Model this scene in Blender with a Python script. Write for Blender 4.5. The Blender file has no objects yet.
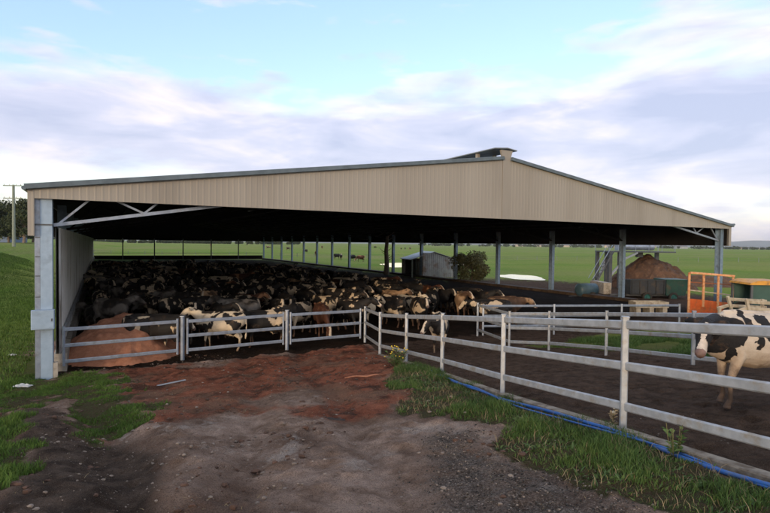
import bpy, math, random
import numpy as np
from mathutils import Vector, Matrix, noise as mnoise
random.seed(7); rng = np.random.default_rng(7)
R = math.radians
scene = bpy.context.scene
COL = scene.collection
# ------------------------------------------------------------------ frame of the place
CAMZ = 4.0; FPX = 513.0
TH = R(29.1)
Fv = np.array([math.cos(TH), math.sin(TH)])      # along the barn's front
Dv = np.array([-math.sin(TH), math.cos(TH)])     # along the barn's length
V0 = 17.5; U0 = -1.37
def hor(x): return 240 + .0118*(x-99)
def P(x, y, Z):                                   # a point at depth Z
    return ((x-385)/FPX*Z, Z, CAMZ-(y-hor(x))*Z/FPX)
def W(u, v, z=0.0):                               # barn coordinates to world
    p = Fv*(u+U0)+Dv*(v+V0); return (p[0], p[1], z)
# ------------------------------------------------------------------ noise
_perm = rng.permutation(512)
_val = rng.random((512, 512))
def vnoise(x, y, s=0):
    xi = np.floor(x).astype(int); yi = np.floor(y).astype(int)
    fx = x-xi; fy = y-yi
    fx = fx*fx*(3-2*fx); fy = fy*fy*(3-2*fy)
    def g(a, b): return _val[(a+s*37) % 512, (b+s*91) % 512]
    return (g(xi,yi)*(1-fx)+g(xi+1,yi)*fx)*(1-fy)+(g(xi,yi+1)*(1-fx)+g(xi+1,yi+1)*fx)*fy
def fbm(x, y, o=4, s=0):
    t = 0; a = .5
    for i in range(o):
        t = t+a*(vnoise(x*2**i, y*2**i, s+i)-.5); a *= .5
    return t
def sm(a, b, x):
    t = np.clip((x-a)/(b-a), 0, 1); return t*t*(3-2*t)
# ------------------------------------------------------------------ polygons read off the ground, in view angles
def inpoly(px, py, poly):
    n = len(poly); c = np.zeros(px.shape, bool); j = n-1
    for i in range(n):
        xi, yi = poly[i]; xj, yj = poly[j]
        m = ((yi > py) != (yj > py)) & (px < (xj-xi)*(py-yi)/((yj-yi)+1e-9)+xi)
        c ^= m; j = i
    return c
FA = [(-.77,20.6,1.44),(-.14,17.8,1.595),(.68,15.5,1.88),(1.45,12.7,2.27),(2.22,9.5,2.70),(3.14,6.66,3.07),(4.0,3.85,3.42),(4.9,1.0,3.7)]
FB = [(4.07,22.3,1.45),(4.8,19.6,1.45),(6.0,18.6,1.6),(7.0,16.1,1.95),(7.75,12.8,2.39),(8.9,10.0,2.75),(9.9,7.2,3.05),(10.9,4.3,3.3)]
def fence_x(F_, Y):
    pts = sorted((p[1], p[0]) for p in F_)
    return np.interp(Y, [p[0] for p in pts], [p[1] for p in pts])
def gbase(X, Y):
    u = X*Fv[0]+Y*Fv[1]; v = X*Dv[0]+Y*Dv[1]
    gl = .13*(16.3-v); gr = .155*(14.3-v)
    k = sm(9, 13, u)
    g = gl*(1-k)+gr*k
    g = .5*(g+np.sqrt(g*g+.03))-.02                # soft zero
    g = np.where(g > 2.0, 2.0+.45*(1-np.exp(-(g-2.0)/.45)), g)
    g = np.where(v > 19, 0*g, g*(1-sm(16.5, 19, v)))
    # far right falls back to the plain
    g = g*(1-sm(16, 30, u))
    # grassy bank outside the barn's left wall
    ub = u-U0
    side = sm(.8, 11, -ub)
    g = g*(1-sm(2,14,-ub)*.3) + side*3.1*sm(4, 62, v-V0+12)*(1-.6*sm(300,900,v))
    g = g + sm(150, 500, Y)*(1-sm(-60, 120, X))*1.2
    return g
def ground(X, Y):
    X = np.asarray(X, float); Y = np.asarray(Y, float)
    g = gbase(X, Y)
    u = X*Fv[0]+Y*Fv[1]-U0; v = X*Dv[0]+Y*Dv[1]-V0
    fax = fence_x(FA, Y); race = (X > fax+.05) & (v < 1)
    inb = (u > 0) & (u < 36) & (v > .4) & (v < 103)
    rough = fbm(X*.9, Y*.9, 5, 3)*.16+fbm(X*3.1, Y*3.1, 4, 11)*.09+fbm(X*9, Y*9, 4, 17)*.075
    near = (1-sm(22, 40, np.hypot(X, Y)))
    amp = np.where(inb, .35, np.where(race, .4, 1.0))
    g = g+rough*near*amp
    # big rolling far away
    g = g+fbm(X*.014, Y*.014, 3, 23)*1.7*sm(60, 160, np.hypot(X, Y))*np.where(inb, 0, 1)
    # gully at the left of the track, and the muddy bank beside it
    gx = np.interp(Y, [3, 5, 7, 9, 12], [-1.6, -2.45, -3.6, -4.9, -7.4])
    d = X-gx+fbm(X*1.3, Y*1.3, 3, 31)*.5
    fade = sm(2.4, 3.5, Y)*(1-sm(9, 13, Y))
    g = g-.17*np.exp(-(d/.38)**2)*fade+.10*np.exp(-((d+1.25)/.6)**2)*fade+.05*np.exp(-((d-.9)/.5)**2)*fade
    # wheel ruts of the track
    cx = np.interp(Y, [2, 6, 12, 18], [-.35, -.8, -2.2, -4.0])
    for s in (-.85, .85):
        g = g-.085*np.exp(-((X-cx-s+fbm(X*.7,Y*.7,2,41)*.6)/.28)**2)*near
    # verge heaped up a little along the fence
    dv = fax-X
    g = g+.07*np.exp(-((dv-.9)/.6)**2)*near*(Y < 17)
    # chip heap in the barn's front left corner
    return g
def gz(x, y): return float(ground(np.array([x]), np.array([y]))[0])
# ------------------------------------------------------------------ mesh helpers
class MB:
    def __init__(s): s.v = []; s.f = []; s.m = []
    def add(s, vs, fs, mi=0):
        o = len(s.v); s.v += [tuple(map(float, v)) for v in vs]
        s.f += [tuple(o+i for i in f) for f in fs]; s.m += [mi]*len(fs); return s
    def box(s, x0, x1, y0, y1, z0, z1, mi=0):
        return s.add([(x0,y0,z0),(x1,y0,z0),(x1,y1,z0),(x0,y1,z0),(x0,y0,z1),(x1,y0,z1),(x1,y1,z1),(x0,y1,z1)],
              [(0,3,2,1),(4,5,6,7),(0,1,5,4),(1,2,6,5),(2,3,7,6),(3,0,4,7)], mi)
    def bar(s, a, b, w, h, mi=0, up=(0,0,1), bev=0.0):
        a = Vector(a); b = Vector(b); d = (b-a).normalized(); upv = Vector(up)
        sd = d.cross(upv)
        if sd.length < 1e-4: sd = d.cross(Vector((0,1,0)))
        sd.normalize(); u = sd.cross(d).normalized()
        if bev <= 0: prof = [(-w/2,-h/2),(w/2,-h/2),(w/2,h/2),(-w/2,h/2)]
        else:
            c = bev; w2 = w/2; h2 = h/2
            prof = [(-w2+c,-h2),(w2-c,-h2),(w2,-h2+c),(w2,h2-c),(w2-c,h2),(-w2+c,h2),(-w2,h2-c),(-w2,-h2+c)]
        n = len(prof)
        vs = [a+sd*p+u*q for p, q in prof]+[b+sd*p+u*q for p, q in prof]
        fs = [(i,(i+1)%n,(i+1)%n+n,i+n) for i in range(n)]+[tuple(range(n-1,-1,-1)),tuple(range(n,2*n))]
        return s.add(vs, fs, mi)
    def tube(s, pts, rad, n=8, mi=0, cap=True):
        pts = [Vector(p) for p in pts]; k = len(pts)
        if not hasattr(rad, '__len__'): rad = [rad]*k
        prev = None; base = len(s.v); vs = []
        for i, p in enumerate(pts):
            d = (pts[min(i+1,k-1)]-pts[max(i-1,0)]).normalized()
            if prev is None:
                a = Vector((0,0,1)) if abs(d.z) < .9 else Vector((1,0,0))
                sd = d.cross(a).normalized()
            else:
                sd = (prev-d*prev.dot(d)).normalized()
            prev = sd; u = sd.cross(d)
            r = rad[i]; rw, rh = r if hasattr(r, '__len__') else (r, r)
            for j in range(n):
                t = 2*math.pi*j/n; vs.append(p+sd*math.cos(t)*rw+u*math.sin(t)*rh)
        fs = [(i*n+j, i*n+(j+1)%n, (i+1)*n+(j+1)%n, (i+1)*n+j) for i in range(k-1) for j in range(n)]
        if cap: fs += [tuple(range(n-1,-1,-1)), tuple((k-1)*n+j for j in range(n))]
        return s.add(vs, fs, mi)
    def ell(s, c, r, n=12, m=8, mi=0):
        vs = [(c[0],c[1],c[2]-r[2])]; 
        for i in range(1, m):
            a = math.pi*i/m-math.pi/2
            for j in range(n):
                t = 2*math.pi*j/n
                vs.append((c[0]+r[0]*math.cos(a)*math.cos(t), c[1]+r[1]*math.cos(a)*math.sin(t), c[2]+r[2]*math.sin(a)))
        vs.append((c[0],c[1],c[2]+r[2])); L = len(vs)-1
        fs = [(0,1+(j+1)%n,1+j) for j in range(n)]
        for i in range(m-2):
            for j in range(n):
                a = 1+i*n+j; b = 1+i*n+(j+1)%n; fs.append((a,b,b+n,a+n))
        fs += [(L,1+(m-2)*n+j,1+(m-2)*n+(j+1)%n) for j in range(n)]
        return s.add(vs, fs, mi)
    def mesh(s, name, mats, smooth=False):
        me = bpy.data.meshes.new(name); me.from_pydata(s.v, [], s.f)
        for m in (mats if isinstance(mats, (list, tuple)) else [mats]): me.materials.append(m)
        if any(s.m): me.polygons.foreach_set('material_index', s.m)
        if smooth: me.polygons.foreach_set('use_smooth', [True]*len(s.f))
        me.update(); return me
    def build(s, name, mats, parent=None, smooth=False, loc=None):
        o = bpy.data.objects.new(name, s.mesh(name, mats, smooth)); COL.objects.link(o)
        if parent: o.parent = parent
        if loc: o.location = loc
        return o
def tag(o, label=None, cat=None, group=None, kind=None):
    if label: o['label'] = label
    if cat: o['category'] = cat
    if group: o['group'] = group
    if kind: o['kind'] = kind
    return o
def empty(name, loc=(0,0,0), rz=0.0, label=None, cat=None, group=None):
    o = bpy.data.objects.new(name, None); COL.objects.link(o); o.empty_display_size = .3
    o.location = loc; o.rotation_euler = (0,0,rz); return tag(o, label, cat, group)
def inst(name, me, parent=None, loc=(0,0,0), rz=0.0, sc=1.0):
    o = bpy.data.objects.new(name, me); COL.objects.link(o)
    o.location = loc; o.rotation_euler = (0,0,rz); o.scale = (sc,)*3
    if parent: o.parent = parent
    return o
# ------------------------------------------------------------------ materials
class NT:
    def __init__(s, name):
        s.mat = bpy.data.materials.new(name); s.mat.use_nodes = True
        s.t = s.mat.node_tree; s.t.nodes.clear()
        s.out = s.n('ShaderNodeOutputMaterial'); s.b = s.n('ShaderNodeBsdfPrincipled')
        s.l(s.b.outputs[0], s.out.inputs[0])
    def n(s, ty, **kw):
        nd = s.t.nodes.new(ty)
        for k, v in kw.items(): setattr(nd, k, v)
        return nd
    def l(s, a, b): s.t.links.new(a, b)
    def obj(s): return s.n('ShaderNodeTexCoord').outputs['Object']
    def noise(s, vec, scale, detail=4, rough=.55, dist=0.0):
        nd = s.n('ShaderNodeTexNoise'); nd.inputs['Scale'].default_value = scale
        nd.inputs['Detail'].default_value = detail; nd.inputs['Roughness'].default_value = rough
        nd.inputs['Distortion'].default_value = dist
        if vec is not None: s.l(vec, nd.inputs['Vector'])
        return nd.outputs['Fac']
    def ramp(s, fac, stops):
        r = s.n('ShaderNodeValToRGB'); e = r.color_ramp.elements
        while len(e) < len(stops): e.new(.5)
        for el, (p, c) in zip(e, stops):
            el.position = p; el.color = (c if hasattr(c, '__len__') else (c,c,c))[:3]+(1,) if hasattr(c,'__len__') else (c,c,c,1)
        s.l(fac, r.inputs[0]); return r.outputs[0]
    def mix(s, f, a, b, mode='MIX'):
        m = s.n('ShaderNodeMix', data_type='RGBA', blend_type=mode)
        for sock, v in ((m.inputs[0], f), (m.inputs[6], a), (m.inputs[7], b)):
            if isinstance(v, (int, float)): sock.default_value = v
            elif isinstance(v, tuple): sock.default_value = v+(1,) if len(v) == 3 else v
            else: s.l(v, sock)
        return m.outputs[2]
    def math(s, op, a, b=None, clamp=False):
        m = s.n('ShaderNodeMath', operation=op, use_clamp=clamp)
        for i, v in enumerate((a, b)):
            if v is None: continue
            if isinstance(v, (int, float)): m.inputs[i].default_value = v
            else: s.l(v, m.inputs[i])
        return m.outputs[0]
    def bump(s, h, dist=.02, st=.6):
        b = s.n('ShaderNodeBump'); b.inputs['Distance'].default_value = dist; b.inputs['Strength'].default_value = st
        s.l(h, b.inputs['Height']); s.l(b.outputs[0], s.b.inputs['Normal'])
    def set(s, col=None, rough=None, metal=None, spec=None):
        for k, v in (('Base Color', col), ('Roughness', rough), ('Metallic', metal), ('Specular IOR Level', spec)):
            if v is None: continue
            if isinstance(v, (int, float)): s.b.inputs[k].default_value = v
            elif isinstance(v, tuple): s.b.inputs[k].default_value = v+(1,)
            else: s.l(v, s.b.inputs[k])
        return s.mat
def simple(name, a, b=None, scale=3.0, rough=.7, metal=0.0, bump=0.0, bscale=30, dirt=None, dscale=1.2, stretch=None, spec=.4):
    t = NT(name); co = t.obj()
    if stretch:
        mp = t.n('ShaderNodeMapping'); mp.inputs['Scale'].default_value = stretch; t.l(co, mp.inputs[0]); co = mp.outputs[0]
    b = b or tuple(c*.75 for c in a)
    c = t.mix(t.ramp(t.noise(co, scale, 6), [(.35, 0.0), (.65, 1.0)]), a, b)
    if dirt:
        c = t.mix(t.ramp(t.noise(co, dscale, 8, .65), [(.52, 0.0), (.68, 1.0)]), c, dirt)
    if bump: t.bump(t.noise(co, bscale, 5), bump)
    rr = t.ramp(t.noise(co, scale*2.3, 4), [(.3, max(rough-.12, .05)), (.7, min(rough+.12, 1))])
    t.set(c, rr, metal, spec); return t.mat
M = {}
M['galv'] = simple('galvanised_steel', (.33,.39,.49), (.25,.30,.39), 5, .42, .55, .002, 60, (.22,.24,.26), 3)
M['galvw'] = simple('weathered_galvanised_rail', (.36,.40,.46), (.27,.305,.35), 7, .5, .35, .002, 60, (.26,.25,.23), 4)
M['postblue'] = simple('zinc_painted_column', (.30,.41,.55), (.25,.35,.48), 4, .5, .15, .002, 50, (.22,.30,.40), 2.5)
M['bluepost'] = simple('blue_grey_zinc_post', (.22,.31,.42), (.16,.23,.33), 5, .45, .35, .002, 60, (.12,.16,.21), 3)
M['clad'] = simple('taupe_cladding', (.278,.270,.252), (.25,.24,.222), .7, .5, .0, 0, 30, (.215,.205,.188), .5, (1,1,.12))
M['cap'] = simple('slate_blue_flashing', (.10,.14,.18), (.07,.10,.13), 3, .45)
M['shadeblack'] = simple('painted_shade_black', (.012,.011,.011), (.008,.008,.008), 2, .9, 0, 0, 30, None, 1, None, .1)  # near-black that puts the shade under the roof into the colour
M['roof'] = simple('grey_roof_sheet', (.16,.19,.21), (.12,.145,.165), 1, .5)
M['wall'] = simple('pale_wall_sheet', (.60,.63,.65), (.50,.53,.55), 1.1, .6, 0, 0, 30, (.17,.16,.14), .9, (1,1,.3))
M['darksteel'] = simple('dark_steel', (.10,.11,.13), (.07,.08,.09), 3, .6, .2)
M['conc'] = simple('pale_concrete', (.38,.36,.33), (.26,.245,.22), 4, .9, 0, .006, 25, (.10,.08,.06), 2.5)
M['concdk'] = simple('manure_stained_concrete', (.06,.040,.027), (.03,.021,.016), 2.5, .9, 0, .01, 18, (.09,.06,.04), 1.2)
M['kerb'] = simple('dirty_kerb_concrete', (.24,.215,.18), (.12,.10,.08), 6, .9, 0, .008, 25, (.09,.065,.045), 3.0)
M['pipe'] = simple('blue_poly_pipe', (.02,.12,.42), (.025,.09,.30), 8, .45, 0, 0, 30, (.10,.13,.20), 6)
M['orange'] = simple('faded_orange_paint', (.62,.13,.03), (.50,.09,.02), 5, .55, 0, .003, 40, (.26,.11,.05), 3)
M['orangepale'] = simple('chalky_orange_paint', (.62,.36,.20), (.55,.24,.10), 9, .6, 0, 0, 30, (.35,.12,.04), 6)
M['rust'] = simple('rusty_steel', (.26,.09,.04), (.16,.06,.03), 6, .8, 0, .003)
M['cream'] = simple('weathered_cream_timber', (.46,.41,.33), (.33,.29,.22), 5, .8, 0, .004, 30, (.22,.17,.12), 3)
M['green'] = simple('dull_green_paint', (.012,.060,.042), (.010,.042,.034), 3, .5, 0, 0, 30, (.06,.05,.035), 1.8)
M['grey'] = simple('dark_grey_panel', (.028,.034,.042), (.018,.023,.03), 3, .6, 0, 0, 30, (.07,.055,.04), 1.5)
M['teal'] = simple('teal_paint', (.02,.12,.11), (.015,.08,.08), 3, .5)
M['yellow'] = simple('ochre_paint', (.58,.30,.05), (.46,.22,.04), 3, .5, 0, 0, 30, (.20,.13,.06), 3)
M['rubber'] = simple('tyre_rubber', (.02,.02,.02), (.035,.03,.025), 6, .9, 0, .004)
M['glass'] = simple('dark_cab_glass', (.05,.09,.085), (.06,.11,.10), 2, .08, 0, 0); 
M['tin'] = simple('weathered_roof_iron', (.36,.40,.44), (.27,.30,.33), 1.5, .5, .25, 0, 30, (.18,.13,.10), 1)
M['wood'] = simple('weathered_pole_timber', (.20,.24,.22), (.14,.17,.15), 6, .85, 0, .004)
M['bark'] = simple('grey_bark', (.22,.18,.15), (.12,.095,.08), 6, .9, 0, .01, 20)
M['pile'] = simple('brown_fibre_heap', (.105,.055,.032), (.05,.028,.018), 1.6, .95, 0, .10, 6, (.14,.08,.045), 3)
M['chips'] = simple('rust_brown_wood_chip', (.40,.185,.115), (.29,.125,.075), 8, .95, 0, .02, 40, (.38,.19,.11), 14)
M['muck'] = simple('dark_muck', (.018,.012,.010), (.035,.024,.018), 12, .8, 0, .02, 30)
M['stone'] = simple('loose_stone', (.24,.20,.17), (.12,.10,.09), 9, .9, 0, .004, 40)
M['white'] = simple('white_plastic', (.50,.52,.54), (.35,.37,.38), 5, .5)
M['petal_y'] = simple('yellow_petal', (.60,.45,.04), (.5,.36,.03), 9, .6)
M['hillm'] = simple('far_hill', (.06,.085,.07), (.09,.09,.07), .002, .95)
M['house_r'] = simple('far_roof', (.16,.17,.20), (.12,.12,.14), .3, .8)
M['house_w'] = simple('far_wall', (.50,.43,.34), (.40,.34,.27), .2, .8)
M['houseblue'] = simple('far_blue_wall', (.12,.18,.30), (.10,.14,.22), .2, .8)
def leafmat(name, a, b):
    t = NT(name); g = t.n('ShaderNodeNewGeometry'); co = t.obj()
    c = t.mix(g.outputs['Random Per Island'], a, b)
    c = t.mix(t.ramp(t.noise(co, .9, 3), [(.35, 0.0), (.7, .7)]), c, tuple(x*.55 for x in a))
    t.set(c, .75, 0, .25)
    try: t.b.inputs['Subsurface Weight'].default_value = 0
    except Exception: pass
    return t.mat
M['leaf_tree'] = leafmat('dark_tree_leaves', (.030,.048,.022), (.06,.08,.035))
M['leaf_bush'] = leafmat('olive_bush_leaves', (.085,.095,.045), (.16,.155,.075))
M['blade'] = leafmat('grass_blades', (.045,.105,.022), (.11,.170,.050))
M['blade_field'] = leafmat('bank_grass_blades', (.055,.125,.018), (.11,.175,.035))
M['leaf_weed'] = leafmat('weed_leaves', (.045,.090,.028), (.09,.14,.05))
M['dry'] = leafmat('dry_stalks', (.22,.17,.10), (.32,.26,.16))
# -- water
t = NT('pond_water'); t.bump(t.noise(t.obj(), 2.0, 3), .02, .3); M['water'] = t.set((.10,.12,.13), .05, 0, 1.0)
# -- sheet iron of the small shed etc done. cattle coats: patches in the animal's own space, each animal its own offset
def coat(name, dark, pale, lo, soft=.02, scale=1.5, extra=None):
    t = NT(name); tc = t.obj(); oi = t.n('ShaderNodeObjectInfo')
    sc = t.n('ShaderNodeVectorMath', operation='SCALE'); cmb = t.n('ShaderNodeCombineXYZ')
    t.l(t.math('MULTIPLY', oi.outputs['Random'], 91.7), cmb.inputs[0]); t.l(t.math('MULTIPLY', oi.outputs['Random'], 37.3), cmb.inputs[1])
    t.l(t.math('MULTIPLY', oi.outputs['Random'], 61.1), cmb.inputs[2])
    ad = t.n('ShaderNodeVectorMath', operation='ADD'); t.l(tc, ad.inputs[0]); t.l(cmb.outputs[0], ad.inputs[1])
    n1 = t.noise(ad.outputs[0], scale, 3, .45, .4)
    thr = t.math('ADD', n1, t.math('MULTIPLY', t.math('SUBTRACT', oi.outputs['Random'], .5), .12))
    f = t.ramp(thr, [(lo-soft, 0.0), (lo+soft, 1.0)])
    sep = t.n('ShaderNodeSeparateXYZ'); t.l(tc, sep.inputs[0])
    dirt = t.mix(t.noise(ad.outputs[0], 9, 5), pale, tuple(c*.72 for c in pale))
    c = t.mix(f, dark, dirt)
    # mud on the legs and belly
    low = t.math('ADD', t.math('MULTIPLY', sep.outputs[2], -1.5), t.math('MULTIPLY', t.noise(ad.outputs[0], 5, 4), 1.5))
    c = t.mix(t.ramp(low, [(0.05, 0.0), (.6, .85)]), c, (.10,.052,.030))
    c = t.mix(t.ramp(t.noise(ad.outputs[0], 3.1, 6, .7), [(.56, 0.0), (.70, .5)]), c, extra or (.14,.085,.05))
    t.bump(t.noise(tc, 60, 3), .004, .5)
    t.set(c, .7, 0, .3); return t.mat
COATS = {
 'black and white': coat('black_and_white_coat', (.012,.011,.011), (.58,.47,.34), .555, .012, 2.1),
 'mostly black': coat('mostly_black_coat', (.012,.011,.011), (.54,.43,.30), .62, .012, 2.3),
 'mostly white': coat('mostly_white_coat', (.014,.012,.012), (.64,.55,.42), .46, .012, 1.8),
 'dark brown': coat('dark_brown_coat', (.060,.022,.012), (.36,.18,.09), .60, .03),
 'fawn': coat('fawn_coat', (.07,.04,.025), (.36,.235,.14), .52, .06),
 'shaded grey': coat('shaded_grey_coat', (.03,.027,.025), (.22,.205,.19), .50, .06),  # grey holds the left wall's shade in the coat colour
}
# ------------------------------------------------------------------ ground sheet
def lines(a, b, step, far, g=1.13):
    L = list(np.arange(a, b+1e-6, step)); s = step; x = L[-1]
    while x < far: s *= g; x += s; L.append(x)
    s = step; x = L[0]; pre = []
    while x > -far: s *= g; x -= s; pre.append(x)
    return np.array(pre[::-1]+L)
xs = lines(-11, 8, .055, 9000); ys = lines(2.0, 20, .055, 9500)
ys = ys[ys > -60]
GX, GY = np.meshgrid(xs, ys)
GZ = ground(GX, GY)
nx, ny = len(xs), len(ys)
for _ in range(3200):
    a = rng.uniform(-10, 7.5); b = rng.uniform(2.2, 19.5); rr_ = rng.uniform(.05, .13); dp = rng.uniform(.012, .045); an = rng.random()*3.14
    i0, i1 = np.searchsorted(xs, [a-.4, a+.4]); j0, j1 = np.searchsorted(ys, [b-.4, b+.4])
    dx = GX[j0:j1, i0:i1]-a; dy = GY[j0:j1, i0:i1]-b; c1, s1 = math.cos(an), math.sin(an)
    q = ((dx*c1+dy*s1)/(rr_*1.4))**2+((-dx*s1+dy*c1)/rr_)**2
    GZ[j0:j1, i0:i1] -= dp*(np.exp(-q)-.45*np.exp(-(q-1.6)**2*1.2))
PX = 385+FPX*GX/np.maximum(GY, .5); PY = hor(PX)+(CAMZ-gbase(GX, GY))*FPX/np.maximum(GY, .5)
PXn = PX+fbm(GX*.8, GY*.8, 4, 51)*60+fbm(GX*5, GY*5, 3, 53)*26; PYn = PY+fbm(GX*.8, GY*.8, 4, 61)*34+fbm(GX*5, GY*5, 3, 63)*16
UB = GX*Fv[0]+GY*Fv[1]-U0; VB = GX*Dv[0]+GY*Dv[1]-V0
FAX = fence_x(FA, GY); FBX = fence_x(FB, GY)
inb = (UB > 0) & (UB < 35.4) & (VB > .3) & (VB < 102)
race = (((GX > FAX+.12) & (GY < 20.6)) | ((UB > 10.8) & (GY >= 20.6))) & (GX < np.where(GY < 22.3, FBX, 99)) & (VB < 1) & (UB < 16) & (GY > -20)
race |= (GX > FBX) & (GX < FBX+1.2+fbm(GX*.7, GY*.7, 3, 77)*1.5) & (GY < 20)
yard2 = (UB > 14) & (VB < 1) & (VB > -2.6+fbm(GX*.3, GY*.3, 3, 88)*2) & (UB < 40) & (GX > FBX)     # mud apron beside the crush and tractor
yard2 |= (UB > 35) & (UB < 47+fbm(GX*.3, GY*.3, 3, 89)*5) & (VB > -9) & (VB < 30+fbm(GX*.2, GY*.2, 3, 90)*8)
vergeR = inpoly(PXn, PYn, [(392,352),(420,362),(450,372),(505,396),(627,432),(780,484),(1100,600),(1400,900),(820,900),(700,540),(640,512),(575,492),(548,470),(505,455),(520,440),(470,428),(425,420),(408,398),(396,380)])
vergeR &= (GX < FAX+.02)
PXr = PXn+fbm(GX*.5, GY*.5, 4, 151)*150; PYr = PYn+fbm(GX*.55, GY*.55, 5, 153)*130
pathR = inpoly(PXr, PYr, [(60,352),(150,345),(430,345),(430,372),(405,380),(415,405),(370,412),(250,418),(170,420),(90,455),(70,430),(40,410),(100,392)])
PXg = PXn+fbm(GX*1.8, GY*1.8, 4, 161)*70; PYg = PYn+fbm(GX*1.8, GY*1.8, 4, 163)*45
grL = inpoly(PXg, PYg, [(-400,340),(30,362),(105,372),(135,386),(118,402),(70,400),(35,405),(10,425),(30,455),(28,490),(-10,520),(-700,900),(-1500,300)])
grL |= inpoly(PXg, PYg, [(78,405),(152,404),(142,420),(112,440),(88,432),(60,418)])
gravel = inpoly(PXn+fbm(GX*1.2, GY*1.2, 4, 155)*90, PYn+fbm(GX*1.2, GY*1.2, 4, 157)*70, [(428,462),(470,448),(520,462),(560,485),(640,516),(760,700),(300,900),(420,540),(450,500)])
ditch = inpoly(PXn, PYn, [(10,420),(70,418),(95,440),(125,436),(150,470),(150,560),(120,900),(-400,900),(-30,560),(20,510),(30,460)])
far = (np.hypot(GX, GY) > 24) | (UB < -.9)
trk = GX < FAX
grass = np.zeros_like(GX); red = np.zeros_like(GX); dark = np.zeros_like(GX); grav = np.zeros_like(GX); mud = np.zeros_like(GX)
behind = GY < 1.2
grass[far | (GX > FBX)] = 1
grass[grL] = 1; grass[vergeR] = 1
grass[(~grL) & (UB > -.9) & (~vergeR) & trk & ~far] = 0
grass[behind & (np.abs(GX) > 5)] = 1; grass[behind & (np.abs(GX) <= 5)] = 0
red[pathR & ~grL] = 1
dark[ditch & ~grL] = 1
grav[gravel & ~vergeR] = 1
for a in (grass, red, dark, grav): a[inb | race] = 0
grass[yard2] = 0; mud[yard2] = 1
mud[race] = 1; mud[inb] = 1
def blur(a, k=2):
    for _ in range(k):
        b = a.copy(); b[1:-1,1:-1] = (a[1:-1,1:-1]*2+a[:-2,1:-1]+a[2:,1:-1]+a[1:-1,:-2]+a[1:-1,2:])/6; a = b
    return a
grassB = blur(grass, 7)
me = bpy.data.meshes.new('ground')
idx = np.arange(nx*ny).reshape(ny, nx)
quads = np.stack([idx[:-1,:-1], idx[:-1,1:], idx[1:,1:], idx[1:,:-1]], -1).reshape(-1, 4)
me.vertices.add(nx*ny); me.vertices.foreach_set('co', np.stack([GX, GY, GZ], -1).astype(np.float32).ravel())
me.loops.add(quads.size); me.loops.foreach_set('vertex_index', quads.astype(np.int32).ravel())
me.polygons.add(len(quads)); me.polygons.foreach_set('loop_start', np.arange(0, quads.size, 4, dtype=np.int32))
me.polygons.foreach_set('use_smooth', np.ones(len(quads), bool))
me.update(calc_edges=True); me.validate()
def attr(name, arrs):
    a = me.color_attributes.new(name, 'FLOAT_COLOR', 'POINT')
    d = np.ones((nx*ny, 4), np.float32)
    for i, q in enumerate(arrs): d[:, i] = q.ravel()
    a.data.foreach_set('color', d.ravel())
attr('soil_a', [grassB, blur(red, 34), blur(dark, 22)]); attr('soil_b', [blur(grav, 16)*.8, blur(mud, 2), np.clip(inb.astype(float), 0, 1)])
t = NT('ground_soil_and_grass'); co = t.obj()
A = t.n('ShaderNodeVertexColor', layer_name='soil_a'); Bn = t.n('ShaderNodeVertexColor', layer_name='soil_b')
sa = t.n('ShaderNodeSeparateColor'); t.l(A.outputs[0], sa.inputs[0]); sb = t.n('ShaderNodeSeparateColor'); t.l(Bn.outputs[0], sb.inputs[0])
n_big = t.noise(co, .55, 6, .6); n_mid = t.noise(co, 2.6, 8, .62); n_fine = t.noise(co, 22, 6, .7); n_sp = t.noise(co, 75, 3, .6)
base = t.mix(t.ramp(n_mid, [(.36, 0.0), (.62, 1.0)]), (.20,.137,.106), (.41,.31,.26))
base = t.mix(t.ramp(n_big, [(.42, 0.0), (.62, .8)]), base, (.115,.072,.054))
base = t.mix(t.ramp(t.noise(co, 1.2, 10, .7, .6), [(.56, 0.0), (.66, .75)]), base, (.42,.37,.34))
redc = t.mix(t.ramp(n_mid, [(.35, 0.0), (.65, 1.0)]), (.165,.054,.032), (.32,.125,.078))
redc = t.mix(t.ramp(t.noise(co, 1.1, 8, .65, .8), [(.49, 0.0), (.60, .85)]), redc, (.050,.028,.021))
redc = t.mix(t.ramp(t.noise(co, .6, 5, .6), [(.50, 0.0), (.62, .8)]), redc, (.20,.12,.085))
def soft(ch, lo=.35, hi=.65, amt=.55):
    return t.ramp(t.math('ADD', ch, t.math('MULTIPLY', t.math('SUBTRACT', n_mid, .5), amt*2)), [(lo, 0.0), (hi, 1.0)])
c = t.mix(soft(sa.outputs[1], .25, .75, .9), base, redc)
darkc = t.mix(t.ramp(n_mid, [(.4, 0.0), (.62, 1.0)]), (.040,.029,.024), (.11,.082,.066))
c = t.mix(soft(sa.outputs[2], .2, .7), c, darkc)
vor = t.n('ShaderNodeTexVoronoi'); vor.inputs['Scale'].default_value = 60; t.l(co, vor.inputs['Vector'])
vs_ = t.n('ShaderNodeSeparateColor'); t.l(vor.outputs['Color'], vs_.inputs[0])
gravc = t.mix(t.ramp(vs_.outputs[0], [(.2, 0.0), (.95, 1.0)]), (.035,.031,.029), (.20,.175,.16))
c = t.mix(t.math('MULTIPLY', soft(sb.outputs[0], .15, .95, .7), .85), c, gravc)
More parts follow.
